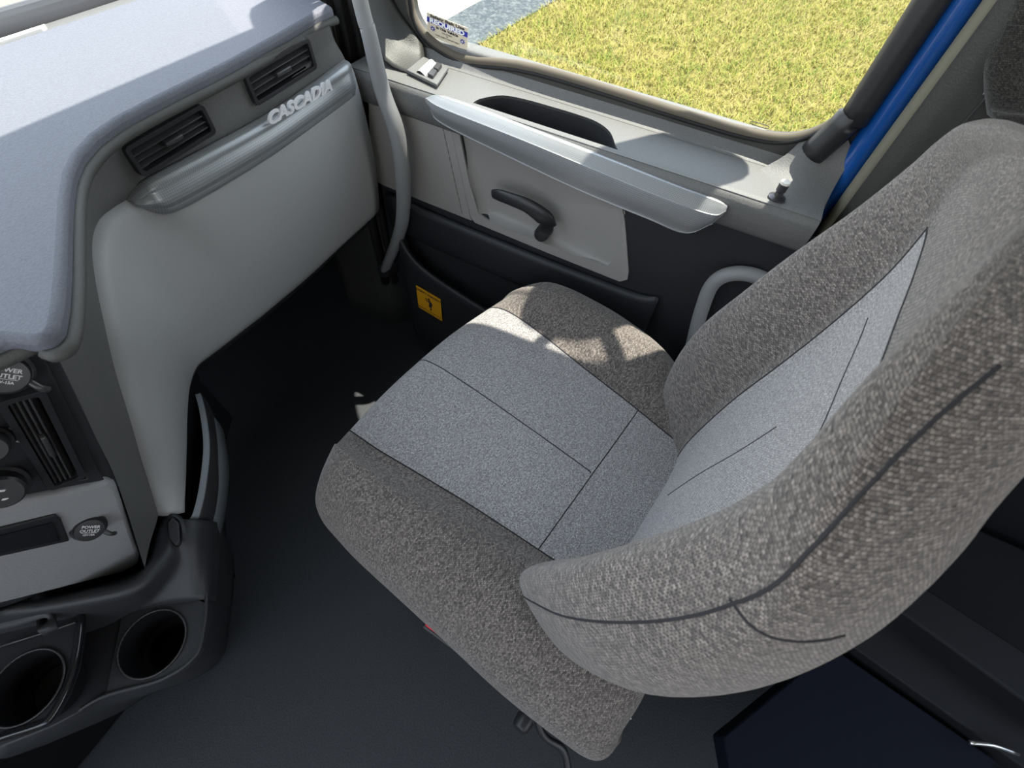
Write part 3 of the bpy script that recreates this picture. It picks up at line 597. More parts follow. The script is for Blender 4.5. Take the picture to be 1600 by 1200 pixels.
rows = [[p + ex * .03 + np.array((0, 0, -.012)) for p in AT], AT, [a * .6 + b * .4 + np.array((-.001, 0, .0035)) for a, b in zip(AT, AK)], [a * .12 + b * .88 + np.array((-.0005, 0, .001)) for a, b in zip(AT, AK)], AK, [a * .6 + b * .4 + ex * -.003 for a, b in zip(AK, AB_)], [a * .1 + b * .9 for a, b in zip(AK, AB_)], AB_, [p + ex * .02 + np.array((0, 0, .003)) for p in AB_]]
gridmesh('armrest', surf(rows, 8, 5), M['arm'], door)
# light grey handle panel: flat border, speaker grille, scooped recess
XP = 0.783
plate('speaker_panel', [(0.7830, 0.7194, 0.7638), (0.7830, 0.6755, 0.7754), (0.7830, 0.5213, 0.7750), (0.7830, 0.4745, 0.5645), (0.7830, 0.7181, 0.5673), (0.7830, 0.7544, 0.5731)], 0.006, M['door_grey'], door, dirv=(-1, 0, 0), bev=0.003)
gm = bpy.data.materials.new('speaker_mesh'); gm.use_nodes = True; b_ = gm.node_tree.nodes['Principled BSDF']; b_.inputs['Roughness'].default_value = 0.6
t_ = gm.node_tree.nodes.new('ShaderNodeTexCoord'); v_ = gm.node_tree.nodes.new('ShaderNodeTexVoronoi'); v_.inputs['Scale'].default_value = 330; v_.inputs['Randomness'].default_value = 0.0
r_ = gm.node_tree.nodes.new('ShaderNodeValToRGB'); r_.color_ramp.elements[0].position = 0.28; r_.color_ramp.elements[0].color = (0.05, 0.048, 0.046, 1); r_.color_ramp.elements[1].position = 0.42; r_.color_ramp.elements[1].color = (0.27, 0.255, 0.24, 1)
gm.node_tree.links.new(t_.outputs['Object'], v_.inputs['Vector']); gm.node_tree.links.new(v_.outputs[0], r_.inputs[0]); gm.node_tree.links.new(r_.outputs[0], b_.inputs['Base Color'])
plate('speaker_grille', [(0.7810, 0.7035, 0.7563), (0.7810, 0.6709, 0.7676), (0.7810, 0.5382, 0.7673), (0.7810, 0.4985, 0.5752), (0.7810, 0.7045, 0.5815), (0.7810, 0.7266, 0.5903)], 0.004, gm, door, dirv=(-1, 0, 0), bev=0.001)
ring = [(0.7830, 0.5201, 0.7717), (0.7830, 0.3002, 0.7532), (0.7830, 0.1484, 0.7239), (0.7830, 0.1370, 0.7004), (0.7830, 0.0987, 0.5908), (0.7830, 0.0961, 0.5708), (0.7830, 0.1101, 0.5584), (0.7830, 0.2736, 0.5596), (0.7830, 0.4660, 0.5645), (0.7830, 0.4760, 0.5742)]
inner = [(0.7830, 0.5013, 0.7685), (0.7830, 0.3964, 0.7652), (0.7830, 0.3009, 0.7580), (0.7830, 0.1540, 0.7259), (0.7830, 0.1417, 0.6986), (0.7830, 0.1283, 0.6278), (0.7830, 0.1435, 0.5872), (0.7830, 0.2157, 0.5803), (0.7830, 0.3077, 0.5815), (0.7830, 0.4277, 0.5815), (0.7830, 0.4558, 0.5906), (0.7830, 0.4806, 0.6675)]
plate('inner_skin', skin, 0.02, M['door_low'], door, holes=[[(0.787, p[1], p[2]) for p in inner][::-1]], dirv=(-1, 0, 0), bev=0.0)
plate('handle_panel', ring, 0.006, M['door_grey'], door, holes=[inner[::-1]], dirv=(-1, 0, 0), bev=0.0)
ic = np.mean([np.array(p) for p in inner], axis=0)
inr = [np.array(p) for p in inner]
dsc = [.020, .028, .028, .012, .008, .006, .008, .014, .020, .024, .024, .022]
rows = [inr, [p * .96 + ic * .04 + np.array((d * .55, 0, 0)) for p, d in zip(inr, dsc)], [p * .86 + ic * .14 + np.array((d, 0, 0)) for p, d in zip(inr, dsc)], [p * .6 + ic * .4 + np.array((.6 * d + .4 * .030, 0, 0.0)) for p, d in zip(inr, dsc)], [p * .3 + ic * .7 + np.array((.3 * d + .7 * .030, 0, 0)) for p, d in zip(inr, dsc)], [ic + (p - ic) * .001 + np.array((0.030, 0, 0)) for p in inr]]
gridmesh('handle_recess', surf(rows, 4, 4, cu=True), M['door_grey'], door, cu=True)
# pull handle: flattened blade from the pivot to the free end
hp = [(0.7750, 0.2834, 0.6364), (0.7650, 0.2930, 0.6574), (0.7570, 0.3270, 0.6760), (0.7540, 0.3618, 0.6793), (0.7550, 0.3916, 0.6779), (0.7600, 0.4090, 0.6717)]
tube('pull_handle', hp, 0.012, M['black'], door, n=6, seg=14, flat=0.45, rad=[0.017, 0.019, 0.015, 0.013, 0.012, 0.009], up=(-1, 0, 0.2))
lathe('handle_pivot', [(0.0001, 0.045), (0.013, 0.044), (0.016, 0.038), (0.017, 0.0)], (0.8150, 0.2994, 0.6041), (-1, 0, 0), M['black'], door)
# lower moulding under the panel, map pocket wall with its rolled rim
rows = [[(0.782, 0.71, 0.555), (0.782, 0.49, 0.545), (0.782, 0.10, 0.545), (0.782, 0.02, 0.56)], [(0.770, 0.71, 0.545), (0.770, 0.49, 0.535), (0.772, 0.10, 0.533), (0.775, 0.02, 0.545)], [(0.775, 0.71, 0.47), (0.775, 0.49, 0.46), (0.778, 0.10, 0.45), (0.78, 0.02, 0.46)], [(0.797, 0.71, 0.43), (0.797, 0.49, 0.42), (0.797, 0.10, 0.42), (0.797, 0.02, 0.43)]]
gridmesh('door_moulding', surf([[np.array(p) for p in r] for r in rows], 6, 4), M['door_low'], door, thick=0.003)
top = [(0.7500, 0.6658, 0.4981), (0.7400, 0.6477, 0.4482), (0.7350, 0.6050, 0.4088), (0.7350, 0.5394, 0.3812), (0.7350, 0.4439, 0.3569), (0.7350, 0.3298, 0.3335)]
top = [np.array(p) for p in top]
rows = [[p + np.array((0.014, 0.002, -0.012)) for p in top], top, [p + np.array((-0.006, 0, -0.014)) for p in top], [np.array((p[0] + 0.004, p[1], 0.14)) for p in top], [np.array((p[0] + 0.03, p[1], 0.01)) for p in top]]
gridmesh('map_pocket', surf(rows, 5, 4), M['door_low'], door, thick=0.004)
# yellow notice on the pocket wall
sq = [np.array(p) for p in ((0.7220, 0.6145, 0.3454), (0.7220, 0.5390, 0.3321), (0.7220, 0.5397, 0.2455), (0.7220, 0.6172, 0.2603))]
st = plate('yellow_notice', [tuple(p) for p in sq], 0.0012, M['yellow'], door, dirv=(-1, 0, 0), bev=0.0)
sc = sum(sq) / 4; sxv = sq[1] - sq[0] + sq[2] - sq[3]; syv = sq[0] - sq[3] + sq[1] - sq[2]; sw = np.linalg.norm(sxv) / 2; sh = np.linalg.norm(syv) / 2; syn = syv / np.linalg.norm(syv)
off = np.array((-0.0012, 0, 0))
text('notice_heading', "DON'T FORGET!", sw / 7.6, sc + syn * sh * .38 + off, sxv, syv, M['ink'], st, ext=0.0001, bold=0.0002)
text('notice_footer', 'BUCKLE YOUR SEAT BELT', sw / 12, sc - syn * sh * .38 + off, sxv, syv, M['ink'], st, ext=0.0001)
# small leaping figure
sxn = sxv / np.linalg.norm(sxv); F = lambda a, b: sc + sxn * a * sw + syn * b * sh + off * 1.1
def blob(name, pts, r, parent, rad=None): return tube(name, pts, r, M['ink'], parent, n=4, seg=8, flat=0.15, rad=rad, up=(-1, 0, 0))
blob('figure_body', [F(.02, .16), F(.07, .02), F(.02, -.14)], sw * .06, st, [sw * .03, sw * .07, sw * .05])
blob('figure_leg', [F(.03, -.12), F(.07, -.2), F(.03, -.28)], sw * .025, st); blob('figure_arm', [F(.02, .1), F(-.08, .08), F(-.12, .2)], sw * .02, st)
blob('figure_head', [F(.0, .17), F(.01, .24)], sw * .04, st)
# window switch
sw_o = root('tmp', 't', 't'); bpy.data.objects.remove(sw_o)
def onshelf(x, y, dz=0.0): return (x, y, shelfz(x) + dz)
swq = [(0.8764, 0.6374, 0.8230), (0.8649, 0.5711, 0.8230), (0.7920, 0.5507, 0.8230), (0.8089, 0.6305, 0.8230)]
swp = plate('window_switch', [tuple(np.array(p) + (0, 0, .002)) for p in swq], 0.006, M['door'], door, bev=0.0015)
qa = [np.array(p) for p in swq]
def q2(s, t, dz=0.0): return tuple((qa[0] * (1 - s) * (1 - t) + qa[1] * s * (1 - t) + qa[2] * s * t + qa[3] * (1 - s) * t) + np.array((0, 0, dz)))
plate('switch_well', [q2(.08, .1, .0035), q2(.24, .1, .0035), q2(.24, .9, .0035), q2(.08, .9, .0035)], 0.002, M['void'], swp, bev=0)
rk = [[np.array(q2(s, t, dz)) for s, dz in ((.26, .0035), (.3, .010), (.42, .013), (.56, .009), (.6, .0035))] for t in (.1, .5, .9)]
gridmesh('rocker', surf(rk, 4, 3), mat('switch_satin', (0.35, 0.35, 0.34), 0.3, 0.5), swp)
for a, b in ((.14, .46), (.52, .86)):
    kx = plate('button', [q2(.64, a, .008), q2(.82, a, .008), q2(.82, b, .008), q2(.64, b, .008)], 0.006, M['slat'], swp, bev=0.001)
    lathe('button_mark', [(0.0025, 0), (0.0025, 0.0003), (0.0001, 0.0003)], q2(.73, (a + b) / 2, .008), (0, 0, 1), M['print'], swp, 16)
# lock pin
lk = lathe('lock_pin', [(0.0135, 0.0), (0.0135, 0.003), (0.0075, 0.005), (0.0062, 0.006), (0.0060, 0.012), (0.0075, 0.014), (0.0078, 0.026)], (0.795, -0.083, 0.822), (0, 0, 1), M['metal'], door, 24)
lathe('pin_cap', [(0.0078, 0.0), (0.0070, 0.0035), (0.0001, 0.004)], (0.795, -0.083, 0.848), (0, 0, 1), mat('pale_cap', (.6, .58, .52), .4), lk, 20)
# window rubber and glass
Wn = [(0.905, 0.645, 1.20), (0.905, 0.690, 1.06), (0.9050, 0.6796, 0.9212), (0.9050, 0.6747, 0.8841), (0.9050, 0.6509, 0.8582), (0.9050, 0.6086, 0.8421), (0.9050, 0.5464, 0.8361), (0.905, 0.40, 0.855), (0.905, 0.10, 0.853), (0.905, 0.00, 0.854), (0.905, -0.060, 0.862), (0.905, -0.098, 0.885), (0.905, -0.122, 0.925), (0.905, -0.130, 0.98), (0.905, -0.130, 1.30), (0.905, -0.10, 1.62), (0.905, 0.0, 1.69), (0.905, 0.34, 1.69), (0.905, 0.45, 1.64), (0.905, 0.55, 1.46)]
tube('window_rubber', Wn, 0.0085, M['rubber'], door, closed=True, n=5, seg=10)
tube('window_rubber_lip', [(x - .006, y * .985 + .005, z + (-.006 if z < 1.2 else .006)) for x, y, z in Wn], 0.004, M['rubber_dark'], door, closed=True, n=5, seg=8)
gls = plate('window_glass', [tuple(p) for p in crom([(0.912, y, z) for x, y, z in Wn], 3, True)], 0.004, M['glass'], door, dirv=(1, 0, 0), bev=0)
# frame round the window and outer skin, painted outside
fo = [(0.93, 0.74, 0.80), (0.93, 0.735, 1.25), (0.93, 0.66, 1.55), (0.93, 0.56, 1.76), (0.93, -0.13, 1.76), (0.93, -0.150, 1.60), (0.93, -0.150, 0.80)]
plate('window_frame', fo, 0.03, M['pillar'], door, holes=[[tuple(p) for p in crom([(0.93, y, z) for x, y, z in Wn], 3, True)][::-1]], dirv=(1, 0, 0), bev=0)
tube('rear_frame_roll', [(0.889, -0.106, 0.858), (0.889, -0.126, 0.92), (0.889, -0.133, 1.0), (0.889, -0.136, 1.76)], 0.021, M['black'], door, n=5, seg=14)
plate('outer_skin', [(0.93, 0.75, 0.0), (0.93, 0.75, 0.84), (0.93, -0.15, 0.84), (0.93, -0.15, 0.0)], 0.012, M['blue'], door, dirv=(1, 0, 0), bev=0.003)
# seat belt notice on the glass
sq = [np.array(p) for p in ((0.9065, 0.6417, 0.8953), (0.9065, 0.5504, 0.8883), (0.9065, 0.5528, 0.8497), (0.9065, 0.6443, 0.8581))]
st = plate('belt_notice', [tuple(p) for p in sq], 0.0008, M['sticker_base'], door, dirv=(-1, 0, 0), bev=0)
sc = sum(sq) / 4; sxv = (sq[1] - sq[0] + sq[2] - sq[3]) / 2; syv = (sq[0] - sq[3] + sq[1] - sq[2]) / 2; sw = np.linalg.norm(sxv); sh = np.linalg.norm(syv); sxn = sxv / sw; syn = syv / sh
F = lambda a, b, d=1.0: tuple(sc + sxn * a * sw + syn * b * sh + np.array((-0.0005 * d, 0, 0)))
plate('notice_band', [F(-.5, .10), F(-.5, .32), F(.5, .32), F(.5, .10)], 0.0004, M['sticker_blue'], st, dirv=(-1, 0, 0), bev=0)
def fit(name, s, b, h, wfrac, m, d=1.0, a=0, bold=0.0):
    t = text(name, s, h * sh * 1.35, F(a, b, d), sxn, syn, m, st, ext=0.0001, bold=bold)
    c = np.array(F(a, b, d)); pr = [(np.array(v.co) - c) @ sxn for v in t.data.vertices]; k = wfrac * sw / (max(pr) - min(pr)); mid = (max(pr) + min(pr)) / 2
    for v, p in zip(t.data.vertices, pr): v.co += Vector(sxn * ((p - mid) * k - p))
fit('notice_line', 'Safety Belt Use', .41, .13, .84, M['ink'], bold=0.0002); fit('notice_word', 'REQUIRED', .21, .20, .86, mat('sticker_white', (.85, .85, .85), .5), 2.0, bold=0.0005)
fit('notice_line', 'In This Vehicle', .0, .12, .54, M['ink'], bold=0.0002); fit('notice_line', 'COURTESY', -.15, .06, .26, M['ink']); fit('notice_line', 'OF', -.24, .06, .05, M['ink']); fit('notice_line', 'YOUR SAFETY DEPARTMENT', -.34, .06, .62, M['ink'])
def star(a, b):
    c = [F(a + (0.075 if k % 2 == 0 else 0.035) * math.cos(k * math.pi / 8), b + (0.13 if k % 2 == 0 else 0.06) * math.sin(k * math.pi / 8), 1.2) for k in range(16)]
    plate('notice_emblem', c, 0.0004, M['sticker_blue'], st, dirv=(-1, 0, 0), bev=0)
    plate('notice_emblem', [F(a + .022 * math.cos(k * math.pi / 5), b + .04 * math.sin(k * math.pi / 5), 2.0) for k in range(10)], 0.0003, M['sticker_base'], st, dirv=(-1, 0, 0), bev=0)
star(-.36, -.12); star(.38, -.16)
# etched maker's mark on the glass
c = np.array((0.9110, -0.0127, 0.8595)); ex = np.array((0, -1, 0)); ez = np.array((0, 0, 1))
def gl_(a, b): return tuple(c + ex * a + ez * b)
tube('glass_mark', [gl_(-.014, .010), gl_(.012, .010), gl_(.012, .006), gl_(-.014, .006)], 0.0006, M['ink'], door, closed=True, n=3, seg=5)
for k, (a, b, w) in enumerate(((0.0, .001, .010), (-.002, -.006, .018), (0.0, -.012, .012))):
    for q in range(int(w / .003)): box('glass_mark', gl_(a + (q - w / .006) * .003, b), (0.0004, 0.0016, 0.0024), M['ink'], door, 0)

# ================================================================= pillars, seal, body edge
o = tube('door_seal', [(0.872, -0.190, 0.30), (0.872, -0.190, 0.80), (0.872, -0.191, 0.95), (0.872, -0.192, 1.10), (0.872, -0.194, 1.78)], 0.012, M['seal'], None, n=4, seg=12)
o['label'] = 'olive grey rubber seal running down beside the blue body edge'; o['category'] = 'seal'
o = tube('door_frame_edge', [(0.898, -0.168, 0.30), (0.898, -0.168, 0.82), (0.898, -0.168, 0.95), (0.898, -0.168, 1.10), (0.898, -0.168, 1.78)], 0.020, M['blue'], None, n=4, seg=16)
o['label'] = 'glossy blue painted door opening edge behind the window'; o['category'] = 'body panel'
# pillar trim: broad dark vinyl panel with rolled front edge
rows = [[np.array((x, y - 0.02 * 0, z)) for x, y in ((0.90, -0.190), (0.872, -0.196), (0.858, -0.208), (0.852, -0.235), (0.846, -0.34), (0.84, -0.46))] for z in (0.02, 0.5, 0.8, 1.0, 1.3, 1.8)]
o = gridmesh('trim_5', surf(rows, 5, 4), M['pillar'], None, thick=0.01, flip=True); struct(o, 'dark vinyl pillar trim behind the door')
# front pillar: stacked rubber folds, then the lining
for i, (x, y, r) in enumerate(((0.80, 0.80, 0.012), (0.815, 0.775, 0.009), (0.83, 0.755, 0.008))):
    o = tube('pillar_gasket', [(x, y, 0.20), (x, y, 0.80), (x, y, 1.0), (x - .01, y - .03, 1.25), (x - .03, y - 0.15, 1.60)], r, M['rubber_dark'], None, n=4, seg=10)
    o['label'] = ('black rubber gasket nearest the dashboard end', 'black rubber gasket in the middle of the front pillar', 'black rubber gasket nearest the door')[i]; o['category'] = 'gasket'
rows = [[np.array((a, b, z)) for a, b in (((0.79, 0.98), (0.795, 0.86), (0.81, 0.80), (0.87, 0.765), (0.93, 0.765)) if z < 1 else ((0.850, 0.83 - s), (0.852, 0.815 - s), (0.86, 0.795 - s), (0.885, 0.77 - s), (0.93, 0.765 - s)))] for z, s in ((0.0, 0), (0.5, 0), (0.92, 0), (1.1, 0.0), (1.49, 0.05), (1.8, 0.20))]
o = gridmesh('trim_6', surf(rows, 5, 4), M['pillar'], None, thick=0.02); struct(o, 'dark front pillar lining between dashboard and door')
# grab handle
gh = [(0.75, 0.700, 1.30), (0.7400, 0.6570, 0.9593), (0.7400, 0.6488, 0.9078), (0.7400, 0.6393, 0.8181), (0.7380, 0.6190, 0.7536), (0.7360, 0.6135, 0.6760), (0.7380, 0.6324, 0.5583), (0.7420, 0.6651, 0.4692), (0.7580, 0.7548, 0.2978)]
gb = root('grab_handle', 'long grey curved grab handle standing between dashboard and door', 'grab handle')
tube('handle_tube', gh, 0.0155, M['tube'], gb, n=6, seg=16, rad=[.013, .013, .0135, .015, .0165, .017, .016, .0145, .013])
lathe('handle_mount', [(0.0001, 0.02), (0.02, 0.02), (0.024, 0.0), (0.024, -0.02)], (0.765, 0.745, 0.31), (-1, 0, .3), M['black'], gb)
lathe('handle_mount', [(0.0001, 0.02), (0.02, 0.02), (0.024, 0.0), (0.024, -0.04)], (0.765, 0.70, 1.32), (-1, 0, 0), M['black'], gb)
# entry handle low on the rear edge of the door, in a dark pocket
eg = root('entry_handle', 'short grey loop grab handle between the seat and the door rear edge', 'grab handle')
tube('handle_tube', [(0.7850, -0.1984, 0.6623), (0.7720, -0.1339, 0.6924), (0.7680, -0.0856, 0.6873), (0.7650, -0.0594, 0.6535), (0.7650, -0.0647, 0.5821), (0.7680, -0.0858, 0.4700), (0.7850, -0.1231, 0.2823)], 0.0135, M['tube'], eg, n=6, seg=14)
lathe('handle_mount', [(0.0001, 0.004), (0.017, 0.004), (0.02, 0.0), (0.02, -0.02)], (0.7900, -0.1239, 0.2762), (-1, 0, 0), M['black'], eg)
# seat belt hanging from the pillar
bt = root('seat_belt', 'folded dark seat belt webbing hanging from the pillar at upper right', 'seat belt')
def ribbon(name, pts, w, side, m, parent, th=0.0015):
    P = crom(pts, 6); s = np.array(side, float); rows = []
    for k, p in enumerate(P):
        rows.append([p + s * w * a + np.array((0, 0, 0)) for a in (-.5, -.17, .17, .5)])
    return gridmesh(name, rows, m, parent, thick=th)
ribbon('webbing', [(0.8000, -0.2038, 1.1201), (0.8000, -0.2242, 1.0688), (0.8000, -0.2336, 1.0363), (0.8000, -0.2714, 0.9931), (0.8000, -0.3061, 0.9641), (0.80, -0.34, 0.60)], 0.046, (-.35, -.94, 0), M['belt'], bt)
ribbon('webbing', [(0.7900, -0.2233, 1.0831), (0.7900, -0.2370, 1.0437), (0.7850, -0.2646, 1.0119), (0.8000, -0.2864, 0.9620), (0.82, -0.30, 0.60)], 0.05, (-.1, -.97, .2), M['belt'], bt)
plate('belt_guide', [(0.8430, -0.2341, 0.9433), (0.8430, -0.2373, 1.0296), (0.8430, -0.2646, 1.0258), (0.8430, -0.2840, 0.9497)], 0.006, M['black'], bt, dirv=(-1, 0, 0), bev=0.002)
tube('guide_edge', [(0.8360, -0.2430, 0.9377), (0.8360, -0.2439, 0.9900), (0.8360, -0.2461, 1.0292)], 0.0014, M['slat'], bt, n=3, seg=6)
tube('guide_clip', [(0.8320, -0.2374, 1.0034), (0.8320, -0.2413, 1.0110), (0.8320, -0.2469, 1.0196)], 0.0026, M['steel'], bt, n=3, seg=8, flat=.5)

# ================================================================= passenger seat (local frame, turned slightly towards the door)
TH = math.radians(-9.5); SO = np.array((0.385, 0.10, 0.0)); ct, stn = math.cos(TH), math.sin(TH)
def S3(p): return np.array((SO[0] + p[0] * ct - p[1] * stn, SO[1] + p[0] * stn + p[1] * ct, p[2]))
seat = root('passenger_seat', 'grey knit fabric truck passenger seat with thick side bolsters', 'seat')
# ---- cushion
base = [(-.27, .36), (-.315, .39), (-.335, .44), (-.328, .495), (-.295, .540), (-.245, .562), (-.205, .548), (-.170, .524), (-.08, .522), (0, .524), (.08, .522), (.170, .526), (.205, .548), (.250, .568), (.298, .562), (.335, .52), (.342, .46), (.325, .40), (.28, .36)]
YS = [-.34, -.325, -.27, -.18, -.08, 0.02, .12, .20, .25, .285, .303, .300, .28]
DZ = [-.10, -.045, -.02, -.012, -.004, 0, .002, 0, -.006, -.022, -.055, -.10, -.15]
XS = [.86, .95, .98, 1, 1, 1, 1, .99, .98, .96, .935, .92, .90]
BR = [.7, .9, 1, 1, 1, 1, 1, 1, .85, .5, .2, 0, 0]
SM = [.150, .150, .150, .152, .162, .172, .185, .196, .200, .202, .202, .2, .2]
grid = []
for j, y in enumerate(YS):
    row = []
    for i, (x, z) in enumerate(base):
        zz = z
        if z > .524 or abs(x) > .3:
            if z > .526: zz = .524 + (z - .524) * BR[j]
        xx = x
        if i in (7, 11): xx = math.copysign(SM[j], x)
        if i in (8, 10): xx = math.copysign(SM[j] * .5, x)
        if i in (6, 12): xx = math.copysign(SM[j] + .035, x)
        if x > .2 and y < -.05 and zz > .42: xx = xx - (abs(y) - .05) * .30 * (1 if x > .28 else .3); zz = zz - (abs(y) - .05) * (.25 if x > .22 else 0)
        ax = min(1, abs(xx) / .33)
        yy = y - (0.085 * ax ** 3.2 * max(0, (y - .05) / .25) if y > .05 else 0)
        if x < 0 and y > .1: yy += .02 * ax ** 3
        bottom = z < .50
        dz = DZ[j] if not bottom else DZ[j] * .35
        row.append(S3((xx * XS[j], yy, max(zz + dz, .33))))
    grid.append(row)
GC = surf(grid, 6, 6)
nU = len(GC[0]); a0, a1 = 7 * 6, 11 * 6
def sub(G, u0, u1): return [r[u0:u1 + 1] for r in G]
CUS = gridmesh('cushion_center', sub(GC, a0, a1), M['seatfab'], seat)
cl_ = gridmesh('cushion_bolster', sub(GC, 0, a0), M['seatside'], seat); cl_['label'] = 'darker bolster on the aisle side of the cushion'
cr2 = gridmesh('cushion_bolster', sub(GC, a1, nU - 1), M['seatside'], seat); cr2['label'] = 'darker bolster on the door side of the cushion'
def on(G, u, v, d=0.0):
    """point on a dense grid surface at fractional indices, lifted d along the normal"""
    j = min(max(v, 0), len(G) - 1.001); i = min(max(u, 0), len(G[0]) - 1.001); j0, i0 = int(j), int(i); a, b = i - i0, j - j0
    p = G[j0][i0] * (1 - a) * (1 - b) + G[j0][i0 + 1] * a * (1 - b) + G[j0 + 1][i0] * (1 - a) * b + G[j0 + 1][i0 + 1] * a * b
    n = np.cross(G[j0][i0 + 1] - G[j0][i0], G[j0 + 1][i0] - G[j0][i0]); n = n / (np.linalg.norm(n) + 1e-12)
    return p + n * d
def seam(G, path, parent, r=0.0012, name='seam', n=10, d=0.0002):
    pts = []
    for (u0, v0), (u1, v1) in zip(path[:-1], path[1:]):
        for k in range(n): pts.append(on(G, u0 + (u1 - u0) * k / n, v0 + (v1 - v0) * k / n, d))
    pts.append(on(G, *path[-1], d))
    return tube(name, pts, r, M['seam'], parent, n=1, seg=6)
def vy(y): return float(np.interp(y, YS, range(len(YS)))) * 6
for u in (a0, a1): seam(GC, [(u, vy(-.30)), (u, 12 * 6 - 2)], seat, n=70)
seam(GC, [(9 * 6, vy(-.105)), (9 * 6, 12 * 6 - 2)], seat, 0.0009, n=60)
seam(GC, [(a0, vy(-.108)), (a1, vy(-.108))], seat, 0.0009, n=30)
# ---- backrest: closed rings at rising heights
ZB = [.40, .47, .54, .62, .70, .78, .86, .94, 1.0, 1.035, 1.065, 1.088, 1.108, 1.122, 1.130]
YC = [-.235, -.22, -.215, -.222, -.232, -.245, -.257, -.264, -.260, -.252, -.246, -.243, -.245, -.252, -.275]
WB = [.20, .23, .250, .266, .276, .281, .281, .276, .266, .246, .208, .160, .110, .060, .003]
XO = [0, 0, 0, 0, 0, 0, .006, .014, .018, .018, .012, .0, -.010, -.015, -.015]
AB = [.03, .06, .088, .104, .106, .096, .082, .060, .040, .028, .020, .012, .007, .004, 0]
TB = [.10, .12, .13, .13, .125, .115, .10, .082, .072, .070, .072, .075, .070, .05, .003]
ring_ = [(-.45, None), (-.74, .80), (-.92, .40), (-1.0, -.02), (-.965, -.55), (-.87, -1.0), (-.74, -.80), (-.62, -.38), (-.52, -.08), (-.26, 0), (0, 0)]
rows = []
for j, z in enumerate(ZB):
    W, A, T, yc = WB[j], AB[j], TB[j], YC[j]; half = []
    for fx, fy in ring_:
        if fy is None: half.append((fx * W, yc - T))
        elif fy > 0: half.append((fx * W, yc - T * fy))
        else: half.append((fx * W, yc + A * -fy))
    left = half; right = [(-x, y) for x, y in half[:-1]][::-1]
    zl = lambda x: z
    rows.append([S3((x + XO[j], y, z)) for x, y in left + right])
GB = surf(rows, 5, 5, cu=True)
NB = len(rows[0]) * 5
cA, cB = 8 * 5, 12 * 5
def subc(G, u0, u1): return [[r[k % NB] for k in range(u0, u1 + 1)] for r in G]
jt = int(round(float(np.interp(1.0, ZB, range(len(ZB)))) * 5))
gridmesh('backrest_center', subc(GB, cA, cB)[:jt + 1], M['seatfab'], seat)
o = gridmesh('backrest_top', subc(GB, cA, cB)[jt:], M['seatside'], seat); o['label'] = 'darker cloth over the top of the backrest'
o = gridmesh('backrest_bolster', subc(GB, 2 * 5, cA), M['seatside'], seat); o['label'] = 'darker bolster on the aisle side of the backrest'
o = gridmesh('backrest_bolster', subc(GB, cB, 18 * 5), M['seatside'], seat); o['label'] = 'darker bolster on the door side of the backrest'
gridmesh('backrest_shell', subc(GB, 18 * 5, NB + 2 * 5), M['seatside'], seat)
def vz(z): return float(np.interp(z, ZB, range(len(ZB)))) * 5
def useam(xf):  # ring index -> dense u
    return xf * 5
seam(GB, [(cA, vz(.50)), (cA, vz(1.0))], seat, n=70); seam(GB, [(cB, vz(.50)), (cB, vz(1.0))], seat, n=70)
seam(GB, [(10 * 5, vz(.60)), (10 * 5, vz(.84))], seat, .0009, n=40)
seam(GB, [(cA, vz(.999)), (cB, vz(.999))], seat, .0012, n=30)
seam(GB, [(8.9 * 5, vz(.93)), (11.2 * 5, vz(.93))], seat, .0009, n=30)
seam(GB, [(4.6 * 5, vz(.58)), (4.2 * 5, vz(.80)), (3.8 * 5, vz(.98)), (3.35 * 5, vz(1.035)), (2.9 * 5, vz(1.065)), (2.5 * 5, vz(1.088)), (2.3 * 5, vz(1.098))], seat, .0012, n=30)
seam(GB, [(15.6 * 5, vz(.70)), (15.8 * 5, vz(.86)), (16.1 * 5, vz(.98)), (16.0 * 5, vz(1.04))], seat, .0012, n=30)
seam(GB, [(3.9 * 5, vz(.98)), (2.0 * 5, vz(.99))], seat, .0011, n=20)
# ---- base
def SB_(name, c, s, m, bev=0.005): 
    return box(name, S3(c), s, m, seat, bev, rot=(TH, 'Z'))
SB_('seat_pan', (0, -.03, .355), (.54, .54, .05), M['black'], .015)
SB_('suspension_cover', (0, -.04, .19), (.40, .40, .30), M['black'], .02)
SB_('floor_plate', (0, -.04, .02), (.46, .50, .035), M['metal'])
SB_('side_valance', (-.295, -.13, .385), (.03, .30, .06), M['black'], .01)
lathe('recline_knob', [(0.0001, .018), (.010, .018), (.013, .014), (.014, 0)], (0.0168, -0.0687, 0.4000), (-1, .2, .2), M['black'], seat)
tube('recline_lever', [(0.0310, -0.0755, 0.4000), (0.0103, -0.1039, 0.3800), (0.0087, -0.1394, 0.3600), (-0.0164, -0.1645, 0.3400)], .006, M['black'], seat, n=4, seg=8)
ob = box('buckle', (0.0495, 0.0959, 0.4400), (.02, .06, .022), M['black'], seat, .004, rot=(TH + .1, 'Z'))
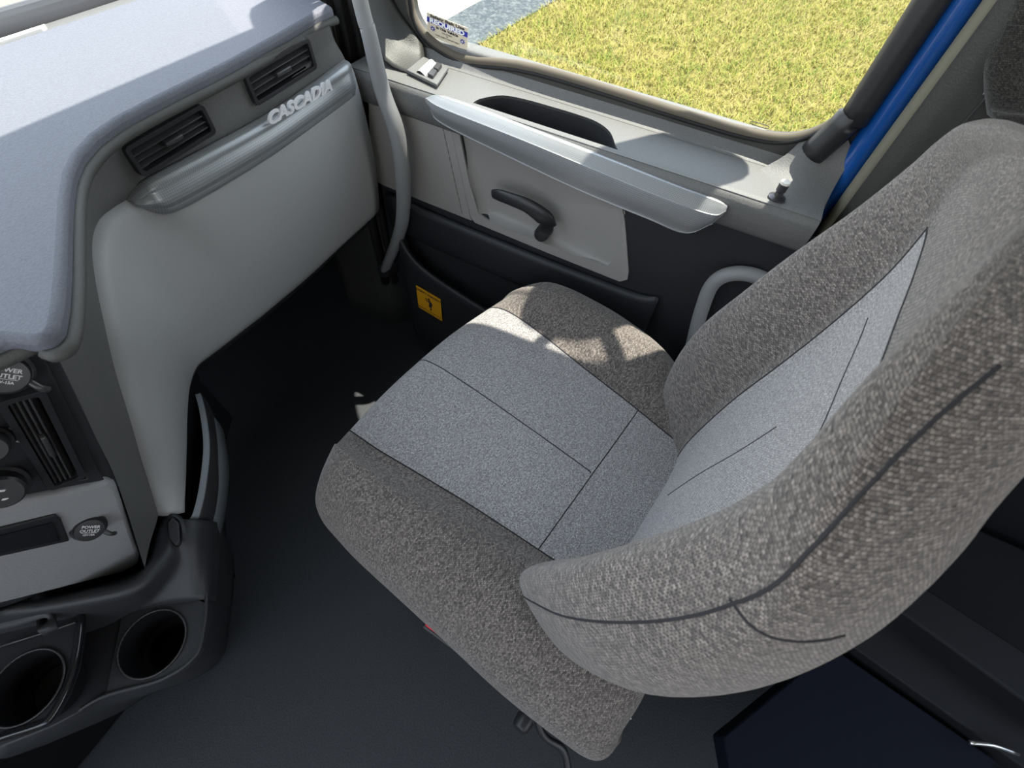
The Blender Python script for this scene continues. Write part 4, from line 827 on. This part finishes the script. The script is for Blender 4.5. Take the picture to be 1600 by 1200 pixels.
box('release_button', (0.0516, 0.1111, 0.4520), (.012, .022, .010), M['red'], ob, .002, rot=(TH + .1, 'Z'))
tube('wire', [(0.0912, -0.1825, 0.4400), (0.0904, -0.1906, 0.4400), (0.0844, -0.1986, 0.4400)], .0012, M['steel'], seat, n=3, seg=6)

# ================================================================= behind the seat
cab = root('storage_cabinet', 'dark low storage box behind the passenger seat with folded blue edge', 'cabinet')
plate('box_top', [(0.1623, -0.4090, 0.2200), (0.4086, -0.5709, 0.2200), (0.3603, -0.8656, 0.2200), (0.2581, -0.7998, 0.2200), (0.0773, -0.4511, 0.2200)], .05, mat('dark_blue_vinyl', (0.003, 0.005, 0.012), .7, .15), cab, bev=.004, dirv=(0, 0, 1))
plate('box_ledge', [(0.4219, -0.5879, 0.2400), (0.5315, -0.6658, 0.2400), (0.4525, -0.9801, 0.2400), (0.3603, -0.9094, 0.2400)], .05, M['cabdark'], cab, bev=.004, dirv=(0, 0, 1))
plate('box_riser', [(0.5068, -0.6318, 0.3000), (0.5783, -0.6838, 0.3000), (0.5134, -1.0121, 0.3000), (0.4310, -0.9321, 0.3000)], .10, M['cabdark'], cab, bev=.006, dirv=(0, 0, 1))
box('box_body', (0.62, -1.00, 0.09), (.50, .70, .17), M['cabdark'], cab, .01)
tube('glint_bar', [(0.3560, -0.7948, 0.2500), (0.3693, -0.8274, 0.2550), (0.3786, -0.8726, 0.2500)], .004, M['steel'], cab, n=4, seg=8)  # bright steel bar standing in for a white glint on the box

# ================================================================= unseen mirror-shaped blocker, added outside the window to shade sill and seat
mi_ = root('mirror_blocker', 'tall black mirror-shaped light blocker added outside the door window', 'light blocker')
mc = np.array((1.04, 0.012, 1.64))
box('blocker_housing', mc, (.09, .19, .46), M['black'], mi_, .045, rot=(-0.10, 'X'))
tube('blocker_arm', [(0.945, -0.13, 1.80), (0.99, -0.08, 1.80), (1.04, 0.02, 1.74)], .014, M['black'], mi_, n=4, seg=10)
tube('blocker_arm', [(0.945, 0.06, 1.73), (0.99, 0.04, 1.75), (1.03, 0.02, 1.74)], .014, M['black'], mi_, n=4, seg=10)
